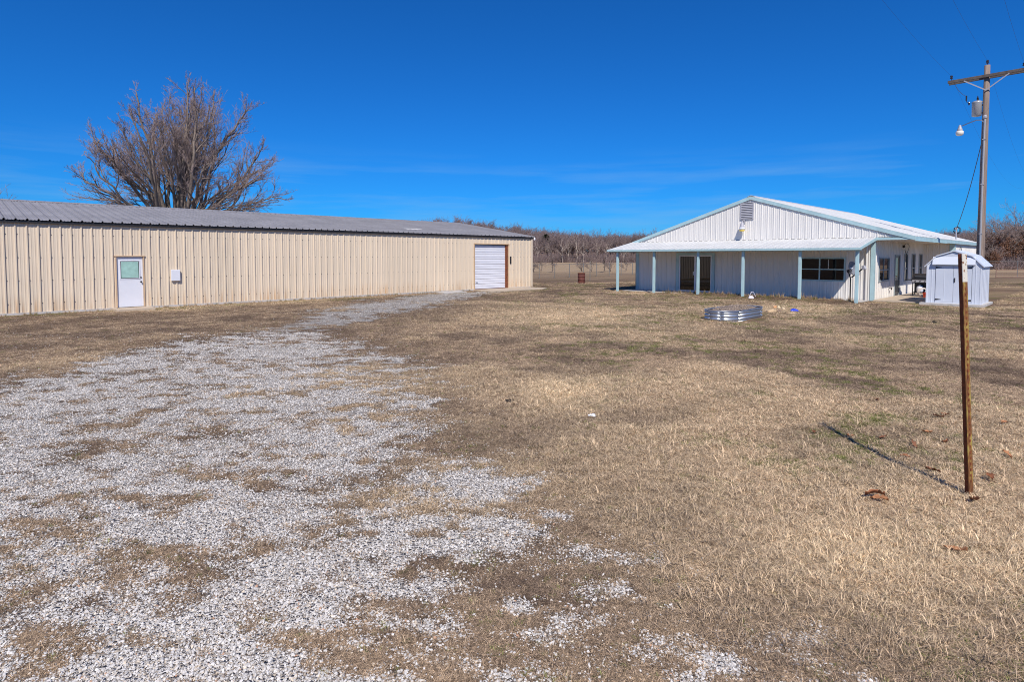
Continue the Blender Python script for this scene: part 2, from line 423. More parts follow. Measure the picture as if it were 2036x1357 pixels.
n_f = noise(55, 4, .7); n_m = noise(7, 5, .65); n_c = noise(1.2, 5, .6)
th = mix(mrange(n_f, .3, .7), THATCH_D, THATCH_L)
th = mix(mrange(n_m, .35, .7, 0, .5), th, srgb(118, 97, 79))
th = mix(math_('MULTIPLY', attr('dark'), .40), th, DARK)
th = mix(math_('MULTIPLY', attr('pale'), .8), th, mix(mrange(n_f, .3, .7), srgb(146, 122, 95), PALE))
th = mix(math_('MULTIPLY', math_('MULTIPLY', attr('green'), .75), mrange(n_m, .3, .6)), th, mix(mrange(n_f, .3, .7), srgb(74, 78, 36), srgb(118, 118, 66)))
vor = N('ShaderNodeTexVoronoi'); vor.inputs['Scale'].default_value = 46; K(geo.outputs['Position'], vor.inputs['Vector'])
bw = N('ShaderNodeRGBToBW'); K(vor.outputs['Color'], bw.inputs[0])
gc = mix(mrange(bw.outputs[0], .2, .8), srgb(176, 169, 162), srgb(226, 219, 211))
gc = mix(mrange(vor.outputs['Distance'], .012, .02, 0, .6), gc, srgb(158, 146, 134))
gmask = math_('ADD', attr('gravel'), math_('MULTIPLY', math_('SUBTRACT', n_f, .5), 2.2))
gmask = mrange(gmask, .30, .70)
K(mix(gmask, th, gc), P.inputs['Base Color'])
bp = N('ShaderNodeBump'); bp.inputs['Strength'].default_value = .9; bp.inputs['Distance'].default_value = .03
hsum = math_('ADD', math_('MULTIPLY', noise(70, 4, .75), .6), math_('ADD', math_('MULTIPLY', n_m, .5), math_('MULTIPLY', math_('MULTIPLY', vor.outputs['Distance'], gmask), -2)))
K(hsum, bp.inputs['Height']); K(bp.outputs[0], P.inputs['Normal'])
me.materials.append(gm_)
ground = bpy.data.objects.new('ground', me); COL.objects.link(ground); tag(ground, kind='structure')

# ------------------------------------------------------------------ scattered stones and grass (geometry nodes: nobody could count them)
def inst_mat(name, rough=.9, translucent=0.0, varamt=.25):
    m = bpy.data.materials.new(name); m.use_nodes = True; nt = m.node_tree; p = nt.nodes['Principled BSDF']
    p.inputs['Roughness'].default_value = rough; p.inputs['Specular IOR Level'].default_value = .15
    a = nt.nodes.new('ShaderNodeAttribute'); a.attribute_type = 'INSTANCER'; a.attribute_name = 'tint'
    g = nt.nodes.new('ShaderNodeNewGeometry')
    n = nt.nodes.new('ShaderNodeMapRange'); n.inputs[3].default_value = 1 - varamt; n.inputs[4].default_value = 1 + varamt
    nt.links.new(g.outputs['Random Per Island'], n.inputs[0])
    v = nt.nodes.new('ShaderNodeVectorMath'); v.operation = 'SCALE'
    nt.links.new(a.outputs['Color'], v.inputs[0]); nt.links.new(n.outputs[0], v.inputs['Scale']); nt.links.new(v.outputs[0], p.inputs['Base Color'])
    return m

def scatter(name, pts, rot, scale, tint, idx, protos, label, cat, parent=None):
    """one object whose geometry nodes set a prototype on every point"""
    me = bpy.data.meshes.new(name)
    me.vertices.add(len(pts)); me.vertices.foreach_set('co', pts.astype(np.float32).ravel())
    a = me.attributes.new('rot', 'FLOAT_VECTOR', 'POINT'); a.data.foreach_set('vector', rot.astype(np.float32).ravel())
    a = me.attributes.new('scl', 'FLOAT_VECTOR', 'POINT'); a.data.foreach_set('vector', scale.astype(np.float32).ravel())
    a = me.attributes.new('tint', 'FLOAT_COLOR', 'POINT'); a.data.foreach_set('color', np.concatenate([tint, np.ones((len(tint), 1))], 1).astype(np.float32).ravel())
    a = me.attributes.new('pick', 'INT', 'POINT'); a.data.foreach_set('value', idx.astype(np.int32))
    o = bpy.data.objects.new(name, me); COL.objects.link(o)
    tag(o, label, cat, kind='stuff')
    pc = bpy.data.collections.new(name + '_source')
    for k, q in enumerate(protos):
        po = bpy.data.objects.new('%s_source_%02d' % (name, k), q); pc.objects.link(po)
    g = bpy.data.node_groups.new(name, 'GeometryNodeTree')
    g.interface.new_socket('Geometry', in_out='INPUT', socket_type='NodeSocketGeometry'); g.interface.new_socket('Geometry', in_out='OUTPUT', socket_type='NodeSocketGeometry')
    gi = g.nodes.new('NodeGroupInput'); go = g.nodes.new('NodeGroupOutput')
    ci = g.nodes.new('GeometryNodeCollectionInfo'); ci.inputs['Collection'].default_value = pc; ci.inputs['Separate Children'].default_value = True; ci.inputs['Reset Children'].default_value = True
    ip = g.nodes.new('GeometryNodeInstanceOnPoints'); ip.inputs['Pick Instance'].default_value = True
    def na(n, t):
        q = g.nodes.new('GeometryNodeInputNamedAttribute'); q.data_type = t; q.inputs['Name'].default_value = n; return q.outputs['Attribute']
    e2r = g.nodes.new('FunctionNodeEulerToRotation')
    k = g.links.new
    k(gi.outputs[0], ip.inputs['Points']); k(ci.outputs[0], ip.inputs['Instance']); k(na('pick', 'INT'), ip.inputs['Instance Index'])
    k(na('rot', 'FLOAT_VECTOR'), e2r.inputs[0]); k(e2r.outputs[0], ip.inputs['Rotation']); k(na('scl', 'FLOAT_VECTOR'), ip.inputs['Scale'])
    k(ip.outputs[0], go.inputs[0])
    md = o.modifiers.new('scatter', 'NODES'); md.node_group = g
    return o

def mixc(a, b, f): return a * (1 - f)[:, None] + b * f[:, None]
C3 = lambda r, g, b: np.array(srgb(r, g, b)[:3])

# stones
stone_mat = inst_mat('gravel_stone', .85)
def stone_mesh(seed):
    r = np.random.default_rng(seed)
    t = (1 + 5 ** .5) / 2
    v = np.array([(-1, t, 0), (1, t, 0), (-1, -t, 0), (1, -t, 0), (0, -1, t), (0, 1, t), (0, -1, -t), (0, 1, -t), (t, 0, -1), (t, 0, 1), (-t, 0, -1), (-t, 0, 1)], float) / 1.9
    v *= (1 + .32 * (r.random((12, 1)) - .5) * 2) * np.array([1.0, .72, .5])
    f = [(0, 11, 5), (0, 5, 1), (0, 1, 7), (0, 7, 10), (0, 10, 11), (1, 5, 9), (5, 11, 4), (11, 10, 2), (10, 7, 6), (7, 1, 8), (3, 9, 4), (3, 4, 2), (3, 2, 6), (3, 6, 8), (3, 8, 9), (4, 9, 5), (2, 4, 11), (6, 2, 10), (8, 6, 7), (9, 8, 1)]
    m = bpy.data.meshes.new('stone'); m.from_pydata([tuple(q) for q in v * .5], [], f); m.materials.append(stone_mat); return m
def ray_density(n, y0, y1, power):
    """random ground points, denser near the viewer's side of the yard; k spans wider than the frame"""
    u = rng.random(n); e = 2 - power
    y = (y0 ** e + u * (y1 ** e - y0 ** e)) ** (1 / e)
    return (rng.random(n) * 2.3 - 1.15) * (y + .8), y
sxs, sys_ = ray_density(1150000, 1.9, 15, 1.3)
sx2, sy2 = ray_density(330000, 13, 37, 1.1)
sxs, sys_ = np.concatenate([sxs, sx2]), np.concatenate([sys_, sy2])
gmk = gravel_mask(sxs, sys_)
keep = rng.random(len(sxs)) < (gmk * .97 + .018 * sstep(-2, 1, np.interp(sys_, RY, RX) - sxs + .8))
sxs, sys_ = sxs[keep], sys_[keep]
n = len(sxs)
big = (.0085 + .0150 * rng.random(n) ** 2.8) * (1 + .04 * np.clip(sys_ - 4, 0, 20))
b01 = rng.random(n)
tint = mixc(C3(182, 176, 169)[None] + np.zeros((n, 3)), C3(226, 219, 211), b01)
warm = rng.random(n); tint = np.where((warm < .10)[:, None], tint * np.array([1.0, .90, .76]), tint); tint = np.where((warm > .991)[:, None], C3(190, 150, 122), tint)
tint = np.where(((warm > .10) & (warm < .19))[:, None], tint * .72, tint)
scatter('gravel', np.stack([sxs, sys_, height(sxs, sys_) - .001 + rng.random(n) * .006], 1), np.stack([rng.normal(0, .35, n), rng.normal(0, .35, n), rng.random(n) * 6.28], 1),
        np.stack([big, big, big * .62], 1), tint, rng.integers(0, 8, n), [stone_mesh(k) for k in range(8)], 'loose pale grey gravel stones strewn over the driveway', 'gravel')

# grass: tufts of bent dead blades
grass_mat = inst_mat('dry_grass_blade', .8, varamt=.7)
def tuft_mesh(seed, nb, length, lean, width, spread):
    r = random.Random(seed); b = MB()
    for _ in range(nb):
        a = r.random() * 6.283; rr = spread * r.random() ** .5
        p = Vector((math.cos(a) * rr, math.sin(a) * rr, -.004)); h = r.random() * 6.283
        dxy = Vector((math.cos(h), math.sin(h), 0)); side = Vector((-dxy.y, dxy.x, 0))
        l = length * (.45 + .8 * r.random()); el = max(.06, r.gauss(lean, .32)); w = width * (.7 + .6 * r.random())
        pts = []
        q = p.copy(); ang = el
        for k in range(4):
            pts.append(q.copy()); q = q + (dxy * math.cos(ang) + Vector((0, 0, math.sin(ang)))) * l / 3
            ang -= (.10 + .38 * r.random()); 
            if q.z < .003: q.z = .003 + .006 * r.random()
        i = len(b.v)
        for k, c in enumerate(pts):
            ww = w * (1, .9, .65, .12)[k] / 2; tw = side * ww + Vector((0, 0, ww * r.uniform(-.6, .6)))
            b.v += [tuple(c - tw), tuple(c + tw)]
        for k in range(3): b.f.append((i + 2 * k, i + 2 * k + 1, i + 2 * k + 3, i + 2 * k + 2))
    return b.mesh('tuft', grass_mat)
mats_thatch = [tuft_mesh(k, 26, .085, .35, .0042, .07) for k in range(5)]
mats_pale = [tuft_mesh(20 + k, 26, .13, .75, .0044, .06) for k in range(4)]
mats_green = [tuft_mesh(40 + k, 22, .065, .95, .0040, .05) for k in range(3)]
gxs, gys = ray_density(380000, 1.9, 44, 1.46)
gk = gravel_mask(gxs, gys)
lx = (gxs - HOUSE.x) * D1.x + (gys - HOUSE.y) * D1.y; ly = (gxs - HOUSE.x) * D2.x + (gys - HOUSE.y) * D2.y
bx = (gxs - BARN.x) * D1.x + (gys - BARN.y) * D1.y; by = (gxs - BARN.x) * D2.x + (gys - BARN.y) * D2.y
in_house = (lx > -1.75) & (ly > -.05) & (ly < 12.8) & (lx < 19) | (lx > -.35) & (ly > -4.0) & (ly < .1) & (lx < 19)
in_shed = (lx > -.85) & (lx < 2.1) & (ly < -1.95) & (ly > -4.2)
in_barn = (by > -.04) & (by < 15.2) & (bx < .1)
in_apron = (by > -2.25) & (by < .1) & (bx > -5.3) & (bx < -.3) | (by > -1.1) & (by < 0) & (bx > -22.9) & (bx < -21.5) | (by > -1.35) & (by < -.1) & (bx > -8.2) & (bx < -6.4)
bc = ground_at(1447, 634); in_bed = ((gxs - 7.15) ** 2 + (gys - 18.48) ** 2) < 1.0
keep = ~(in_house | in_shed | in_barn | in_apron | in_bed) & (rng.random(len(gxs)) > gk * 1.02)
gxs, gys = gxs[keep], gys[keep]; n = len(gxs)
pl, gr, dk = pale_mask(gxs, gys), green_mask(gxs, gys), dark_mask(gxs, gys)
dk = np.maximum(dk, .28 * sstep(-1.2, .3, np.interp(gys, RY, RX) - gxs) * sstep(-.8, .4, gxs - np.interp(gys, LY, LX)))
z = np.zeros((n, 3))
tint = mixc(C3(160, 136, 111) + z, C3(210, 182, 149), rng.random(n))
tint = mixc(tint, C3(116, 97, 83) + z, np.clip(dk * 1.0 * (.4 + rng.random(n)), 0, 1)); tint = mixc(tint, C3(232, 206, 167) + z, np.clip(pl * (.5 + .7 * rng.random(n)), 0, 1))
isg = rng.random(n) < gr * .55 + .015
tint = np.where(isg[:, None], mixc(C3(96, 102, 50) + z, C3(146, 146, 88), rng.random(n)), tint)
isp = (rng.random(n) < pl * .8) & ~isg
pick = np.where(isg, 9 + rng.integers(0, 3, n), np.where(isp, 5 + rng.integers(0, 4, n), rng.integers(0, 5, n)))
near_edge = np.interp(gys, RY, RX) - gxs
s = (.42 + .36 * rng.random(n)) * (1 + .045 * np.clip(gys - 4, 0, 26)) * np.where(near_edge > -.3, .72, 1.0)
sz = s * np.where(isp, .80, .78) * (.7 + .5 * rng.random(n)) / (1 + .028 * np.clip(gys - 5, 0, 30))
scatter('dry_grass', np.stack([gxs, gys, height(gxs, gys)], 1), np.stack([z[:, 0], z[:, 0], rng.random(n) * 6.28], 1), np.stack([s, s, sz], 1), tint, pick,
        mats_thatch + mats_pale + mats_green, 'short dry winter grass covering the yard in tan and olive patches', 'grass')
#NEXT
# ------------------------------------------------------------------ materials of the buildings
TAN = stained('tan_sheet', srgb(220, 202, 178), srgb(186, 140, 88), .02, .70, rough=.45, amount=.95, splash=tuple(BARN + D1 * -11.0 + Vector((0, 0, .1))))
WHITE = stained('white_sheet', srgb(226, 221, 214), srgb(170, 160, 145), .0, .6, rough=.42, amount=.5)
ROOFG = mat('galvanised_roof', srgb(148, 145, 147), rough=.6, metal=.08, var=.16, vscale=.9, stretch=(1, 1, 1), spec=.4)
ROOFW = mat('white_roof_sheet', srgb(200, 199, 197), rough=.5, var=.09, vscale=1.2)
TEAL = mat('teal_paint', srgb(170, 198, 201), rough=.5, var=.10, vscale=2.5)
DOORW = mat('white_door_paint', srgb(222, 222, 228), rough=.35, var=.03, vscale=2)
FRAMEB = mat('tan_trim', srgb(202, 172, 138), rough=.5, var=.1)
RUST = mat('rusty_steel', srgb(120, 66, 38), rough=.85, var=.45, vscale=9, bump=.3)
BLACK = mat('black_plastic', srgb(26, 26, 28), rough=.35)
DKMET = mat('dark_metal', srgb(52, 50, 50), rough=.5, metal=.3)
CHROME = mat('bare_metal', srgb(176, 176, 178), rough=.3, metal=.9)
CONC = mat('concrete', srgb(186, 168, 146), rough=.9, var=.14, vscale=4, bump=.15, bscale=30)
CONCG = mat('grey_concrete', srgb(188, 182, 176), rough=.9, var=.16, vscale=5, bump=.2, bscale=30)
GLASS = mat('dark_glass', (.008, .008, .009, 1), rough=.02, spec=.5, ior=1.45)
GLASSR = mat('coated_glass', (.008, .008, .009, 1), rough=.01, spec=.5, ior=1.62)
INTER = mat('interior_dark', (.03, .028, .025, 1), rough=.9)
VENT = mat('vent_grey', srgb(168, 166, 172), rough=.5, var=.1)
SOFFIT = mat('soffit_white', srgb(205, 198, 188), rough=.6, var=.08)
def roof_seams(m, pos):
    # darker stripe along one foot of every rib, broken up by noise
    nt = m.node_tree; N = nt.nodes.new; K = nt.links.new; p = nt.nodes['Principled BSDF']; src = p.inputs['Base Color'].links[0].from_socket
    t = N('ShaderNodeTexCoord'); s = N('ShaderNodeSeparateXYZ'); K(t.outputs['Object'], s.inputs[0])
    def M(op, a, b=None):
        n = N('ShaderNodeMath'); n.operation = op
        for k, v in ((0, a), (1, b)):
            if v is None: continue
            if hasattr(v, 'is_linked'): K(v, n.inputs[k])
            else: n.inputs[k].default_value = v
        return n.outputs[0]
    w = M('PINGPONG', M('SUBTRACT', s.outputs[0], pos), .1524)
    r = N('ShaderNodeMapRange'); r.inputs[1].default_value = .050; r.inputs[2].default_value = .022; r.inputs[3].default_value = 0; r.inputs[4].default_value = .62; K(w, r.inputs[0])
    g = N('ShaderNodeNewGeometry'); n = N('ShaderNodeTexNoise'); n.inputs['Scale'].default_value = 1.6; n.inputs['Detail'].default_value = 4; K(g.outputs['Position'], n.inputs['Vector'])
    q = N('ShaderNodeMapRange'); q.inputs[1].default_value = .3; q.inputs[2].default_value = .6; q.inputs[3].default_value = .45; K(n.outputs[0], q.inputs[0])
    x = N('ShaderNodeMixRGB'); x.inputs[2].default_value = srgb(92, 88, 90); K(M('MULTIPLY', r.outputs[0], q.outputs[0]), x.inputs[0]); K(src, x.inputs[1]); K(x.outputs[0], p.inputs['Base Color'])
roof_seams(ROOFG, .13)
UX, UY, UZ = (1, 0, 0), (0, 1, 0), (0, 0, 1)

# ------------------------------------------------------------------ long tan barn
barn = empty('metal_barn', BARN, ANG, 'long tan ribbed metal barn with grey metal roof along the gravel drive', 'barn')
BL, BW, BH, BR = -34.0, 15.0, 3.24, 4.41
pd = (-22.66, -21.72, .06, 2.03); rd = (-4.91, -2.14, .0, 2.72)
clad(TAN, barn, (0, 0, 0), UX, (0, -1, 0), BL, 0, .05, BH - .03, [pd, rd])
core = MB(); th = .12
for a, b, z0, z1 in ((BL, pd[0], 0, BH - .02), (pd[1], rd[0], 0, BH - .02), (rd[1], -.01, 0, BH - .02), (pd[0], pd[1], pd[3], BH - .02), (rd[0], rd[1], rd[3], BH - .02), (pd[0], pd[1], 0, pd[2])):
    core.box((a, .01, z0), (b, th, z1))
core.build('wall_framing', INTER, barn)
MB().box((BL, -.035, -.1), (pd[0], .008, .06)).box((pd[1], -.035, -.1), (rd[0], .008, .06)).box((rd[1], -.035, -.1), (.03, .008, .06)).build('footing', CONCG, barn)
# end wall with gable (faces along the drive's far side) and rear wall
ridge = lambda u: BH + (BR - BH) * (1 - abs(u - BW / 2) / (BW / 2)) - .05
clad(TAN, barn, (0, 0, 0), UY, (1, 0, 0), 0, BW, .05, ridge, (), extra=(BW / 2,))
clad(TAN, barn, (BL, 0, 0), UY, (-1, 0, 0), 0, BW, .05, ridge, (), extra=(BW / 2,))
clad(TAN, barn, (0, BW, 0), UX, (0, 1, 0), BL, 0, .05, BH - .03)
b = MB(); b.prism([(.02, 0), (BW - .02, 0), (BW - .02, BH - .06), (BW / 2, BR - .08), (.02, BH - .06)], -.10, -.01, 'x'); b.prism([(.02, 0), (BW - .02, 0), (BW - .02, BH - .06), (BW / 2, BR - .08), (.02, BH - .06)], BL + .01, BL + .10, 'x')
b.box((BL + .1, BW - .12, 0), (-.1, BW - .01, BH - .05)); b.build('end_framing', INTER, barn)
# corner trims
MB().box((-.10, -.045, .04), (.045, -.034, BH - .02)).box((.034, -.034, .04), (.045, .10, BH - .02)).build('corner_trim', TAN, barn)
# roof sheets
sl = math.hypot(BW / 2 + .14, (BR - BH) * (1 + .14 / (BW / 2))); ca = (BW / 2 + .14) / sl; sa = (BR - BH) * (1 + .14 / (BW / 2)) / sl
e0 = BH + .03 - .14 * sa / ca
clad_roof = lambda m, parent, org, ud, vd, nd, U0, U1, S, name='roof_panel', **kw: [sheet_panel(name, m, parent, org, ud, vd, nd, U0 + k * RIB * 3, min(U0 + (k + 1) * RIB * 3, U1), 0, S, U0 + .1, **kw) for k in range(int(math.ceil((U1 - U0) / (RIB * 3) - 1e-6)))]
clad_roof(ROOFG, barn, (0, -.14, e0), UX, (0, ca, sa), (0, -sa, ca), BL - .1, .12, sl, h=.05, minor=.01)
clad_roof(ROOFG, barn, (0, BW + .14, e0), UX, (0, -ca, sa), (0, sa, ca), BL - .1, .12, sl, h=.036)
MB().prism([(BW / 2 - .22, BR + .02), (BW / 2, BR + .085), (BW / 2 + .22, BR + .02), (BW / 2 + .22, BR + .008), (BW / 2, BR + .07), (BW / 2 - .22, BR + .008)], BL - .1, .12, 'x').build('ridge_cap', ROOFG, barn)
MB().prism([(-.12, e0 - .05), (-.12, e0 - .012), (BW / 2, BR - .01), (BW / 2, BR - .06)], .06, .11, 'x').build('rake_trim', TAN, barn)
MB().box((BL, -.10, BH - .10), (.05, -.05, BH - .015)).build('eave_shade_strip', DKMET, barn)  # dark strip added to draw the shade line beneath the eave
MB().lathe([(.035, 0), (.06, .05), (.06, .14), (.02, .2)], 10, (.16, -.10, BH - .20)).bar((.1, 0, BH - .08), (.16, -.1, BH - .1), .03).build('corner_lamp', DOORW, barn)
# repair patch on the roof
px_ = MB(); q = ((-8.6, 1.5), (-7.9, 1.45), (-7.5, 1.7), (-7.7, 2.05), (-8.2, 1.85), (-8.7, 1.95))
px_.v = [(u, -.14 + v_ * ca * 1.0 - sa * .042, e0 + v_ * sa + ca * .042) for u, v_ in q]; px_.f = [tuple(range(6))]; px_.build('roof_patch', mat('patch_white', srgb(226, 222, 214), rough=.7), barn)
# walk door
dr = MB().box((pd[0] + .045, .02, pd[2] + .01), (pd[1] - .045, .065, pd[3] - .045)).build('door', DOORW, barn, bevel=.004)
MB().box((pd[0] + .19, .012, 1.18), (pd[1] - .19, .024, 1.80)).build('pane', mat('covered_pane', srgb(160, 196, 184), rough=.25, var=.12, vscale=6, spec=.6), dr)
wf = MB(); x0, x1, z0, z1 = pd[0] + .17, pd[1] - .17, 1.16, 1.82
wf.box((x0 - .03, .004, z0 - .03), (x1 + .03, .022, z0)).box((x0 - .03, .004, z1), (x1 + .03, .022, z1 + .03)).box((x0 - .03, .005, z0), (x0, .022, z1)).box((x1, .005, z0), (x1 + .03, .022, z1)).build('window_frame', DOORW, dr)
gk_ = MB().box((x0, .008, z0), (x0 + .02, .0235, z1)).box((x1 - .02, .008, z0), (x1, .0235, z1)).box((x0 + .02, .008, z0), (x1 - .02, .0235, z0 + .02)).box((x0 + .02, .008, z1 - .02), (x1 - .02, .0235, z1)); gk_.build('gasket', DKMET, dr)
MB().lathe([(.03, 0), (.03, .012), (.014, .02), (.014, .04), (.03, .05), (.032, .075), (.02, .09)], 12, (pd[1] - .115, .02, 1.02), Matrix.Rotation(R(90), 3, 'X')).build('door_knob', DKMET, dr, smooth=True)
MB().lathe([(.026, 0), (.026, .02), (.012, .025)], 10, (pd[1] - .115, .02, 1.19), Matrix.Rotation(R(90), 3, 'X')).build('dead_bolt', DKMET, dr)
MB().box((pd[0], -.034, pd[2]), (pd[0] + .042, .10, pd[3] - .042)).box((pd[1] - .042, -.034, pd[2]), (pd[1], .10, pd[3] - .042)).box((pd[0] - .03, -.05, pd[3] - .04), (pd[1] + .03, .10, pd[3])).build('door_frame', FRAMEB, barn)
MB().box((pd[0] + .042, .01, pd[2] - .02), (pd[1] - .042, .10, pd[2] + .008)).build('threshold', CONC, barn)
# roll-up door of separate slats, set back in its opening
ru = MB().box((rd[0] + .03, .14, .02), (rd[0] + .10, .19, rd[3])).box((rd[1] - .10, .14, .02), (rd[1] - .03, .19, rd[3])).build('roll_up_door', DKMET, barn)
W2 = rd[1] - rd[0]; ns = 9; hz = (rd[3] - .06) / ns
for k in range(ns):
    m_ = MB(); z0 = .03 + k * hz
    m_.prism([(.10, z0 + .006), (.10 - .022, z0 + .03), (.10 - .022, z0 + hz * .42), (.10 - .004, z0 + hz * .47), (.10 - .004, z0 + hz * .53), (.10 - .022, z0 + hz * .58), (.10 - .022, z0 + hz - .03), (.10, z0 + hz - .004), (.13, z0 + hz - .004), (.13, z0 + .006)], rd[0] + .07, rd[1] - .18, 'x')
    m_.build('slat', DOORW, ru)
MB().box((rd[0] + .2, .05, .42), (rd[0] + .32, .075, .45)).build('pull_handle', DKMET, ru)
MB().box((rd[1] - .18, .005, .0), (rd[1] - .005, .30, rd[3])).box((rd[0] + .005, .005, 0), (rd[0] + .06, .30, rd[3])).build('jamb', RUST, barn)
MB().box((rd[0] - .06, -.06, rd[3]), (rd[1] + .06, -.032, rd[3] + .06)).box((rd[0] - .06, -.05, 0), (rd[0] + .0, -.031, rd[3])).box((rd[1], -.05, 0), (rd[1] + .05, -.031, rd[3])).build('opening_trim', FRAMEB, barn)
MB().box((rd[0] + .06, .05, -.02), (rd[1] - .18, .16, .035)).build('rusty_sill', RUST, barn)
MB().box((rd[0] + .0, .28, 0), (rd[1], .32, rd[3])).build('backing', INTER, barn)
MB().box((-2.02, -.05, 1.55), (-1.88, -.036, 1.99)).build('wall_plate', DKMET, barn, bevel=.005)
# screw heads, far too small to pick apart
scw = MB(); u = math.ceil((BL - .12) / RIB) * RIB + .12
while u < -.1:
    for zz in (.35, 1.15, 1.95, 2.75):
        if not any(h[0] - .05 < u + .055 < h[1] + .05 and h[2] < zz < h[3] for h in (pd, rd)): scw.box((u + .045, -.014, zz), (u + .064, .002, zz + .02))
    u += RIB
tag(scw.build('screw_heads', DKMET, barn), kind='stuff')
tag(MB().box((-20.82, -.11, 1.02), (-20.50, -.032, 1.46)).build('electrical_box', DOORW, None, bevel=.012), 'white electrical box on the tan barn wall beside the white door', 'box')
eb = bpy.data.objects['electrical_box']; eb.location = BARN; eb.rotation_euler = (0, 0, ANG)
# concrete in front of the doors
def slab(name, poly, z0, z1, m, org=BARN):
    o = MB().prism(poly, z0, z1, 'z').build(name, m); o.location = org; o.rotation_euler = (0, 0, ANG); return tag(o, kind='structure')
slab('door_apron', [(-5.2, -1.75), (-4.2, -2.05), (-1.2, -2.15), (-.4, -1.7), (-.5, -.03), (-5.0, -.03)], -.1, .028, CONC)
slab('door_step', [(-22.8, -.95), (-21.6, -1.0), (-21.55, -.04), (-22.85, -.04)], -.1, .05, CONC)
slab('concrete_pad', [(-8.1, -1.2), (-6.6, -1.3), (-6.4, -.25), (-7.9, -.2)], -.1, .04, CONCG)

# ------------------------------------------------------------------ white house
house = empty('white_metal_house', HOUSE, ANG, 'white metal house with shallow gable, teal trim and front porch', 'house')
HP, HE, TR, TL, LEN = 5.10, 2.89, -1.43, 12.7, 18.3
RY0 = (TR + TL) / 2
slope = (HP - HE) / (TL - RY0)
hz_ = lambda t: HP - slope * abs(t - RY0) - .03
win = (1.2, 3.08, .88, 1.88); sld = (7.72, 9.70, .03, 2.06); ven = (5.47, 6.16, 3.96, 4.78)
WB = -.05
def porch_z(x): return 2.84 + x * (2.84 - 2.36) / 2.5     # porch roof line, x negative
# front wall: lower wall below the porch roof, gable above it
clad(WHITE, house, (0, 0, 0), UY, (-1, 0, 0), 0, 12.55, WB, 2.82, [win, sld], phase=.06, h=.024)
clad(WHITE, house, (-.012, 0, 0), UY, (-1, 0, 0), TR + .05, TL - .05, 2.86, hz_, [(*ven[:2], ven[2], ven[3])] if False else (), phase=.06, extra=(RY0,), h=.024)
fr = MB()
for a, b_, z0, z1 in ((0.02, win[0], WB, 2.85), (win[1], sld[0], WB, 2.85), (sld[1], 12.53, WB, 2.85), (win[0], win[1], WB, win[2]), (win[0], win[1], win[3], 2.85), (sld[0], sld[1], sld[3], 2.85)):
    fr.box((.01, a, z0), (.14, b_, z1))
fr.prism([(TR + .1, 2.80), (TL - .1, 2.80), (TL - .1, HE - .02), (RY0, HP - .06), (TR + .1, HE - .02)], .0, .12, 'x')
fr.build('wall_framing', INTER, house)
# side wall under the eave, the jog, and the rear part of the side wall
swin = (.86, 2.60, .88, 1.88); sdoor = (3.74, 4.75, .03, 2.08); nw = [(5.71, 6.39, .72, 2.08), (7.41, 8.10, .72, 2.08), (9.16, 9.86, .72, 2.08)]
JX = 10.2
clad(WHITE, house, (0, 0, 0), UX, (0, -1, 0), 0, JX, WB, 2.74, [swin, sdoor, *nw], phase=.0, cover=.9144, h=.024)
clad(WHITE, house, (JX, 0, 0), UY, (-1, 0, 0), TR, 0, WB, 2.74, h=.024)
clad(WHITE, house, (0, TR, 0), UX, (0, -1, 0), JX, LEN, WB, 2.76, h=.024)
clad(WHITE, house, (0, 12.55, 0), UX, (0, 1, 0), 0, LEN, WB, 2.78, h=.024)
clad(WHITE, house, (LEN, 0, 0), UY, (1, 0, 0), TR, 12.55, WB, hz_, extra=(RY0,), h=.024)
fr = MB(); cuts = sorted([swin, sdoor, *nw]); x = .02
for c in cuts:
    fr.box((x, .01, WB), (c[0], .14, 2.78)); fr.box((c[0], .01, WB), (c[1], .14, c[2])); fr.box((c[0], .01, c[3]), (c[1], .14, 2.78)); x = c[1]
fr.box((x, .01, WB), (JX, .14, 2.78)); fr.box((JX + .01, TR + .01, WB), (JX + .12, .14, 2.78)); fr.box((JX + .12, TR + .01, WB), (LEN - .01, TR + .12, 2.78)); fr.box((.14, 12.42, WB), (LEN - .01, 12.53, 2.78)); fr.box((LEN - .12, TR + .12, WB), (LEN - .01, 12.42, 2.85))
fr.build('side_framing', INTER, house)
MB().box((2.5, 2.6, -.02), (2.6, 12.4, 2.6)).box((.2, .2, -.03), (LEN - .3, 12.4, 0)).build('inner_wall', mat('room_wall', srgb(150, 140, 128), rough=.9), house)
# teal corner boards
for nm, bx_ in (('corner_trim', [((-.045, -.05, WB), (.0, .11, 2.82)), ((-.0449, -.05, WB), (.10, -.034, 2.72))]), ('corner_trim', [((-.05, 12.38, WB), (-.034, 12.60, 2.78)), ((-.05, 12.56, WB), (.15, 12.60, 2.78))]),
                ('corner_trim', [((JX - .05, TR - .05, WB), (JX - .032, TR + .2, 2.70)), ((JX - .032, TR - .05, WB), (JX + .16, TR - .034, 2.70))])):
    m_ = MB(); [m_.box(*q) for q in bx_]; m_.build(nm, TEAL, house)
MB().tube([(-.07, .27, 0), (-.07, .27, 2.5)], .035, 8).build('downspout', WHITE, house)
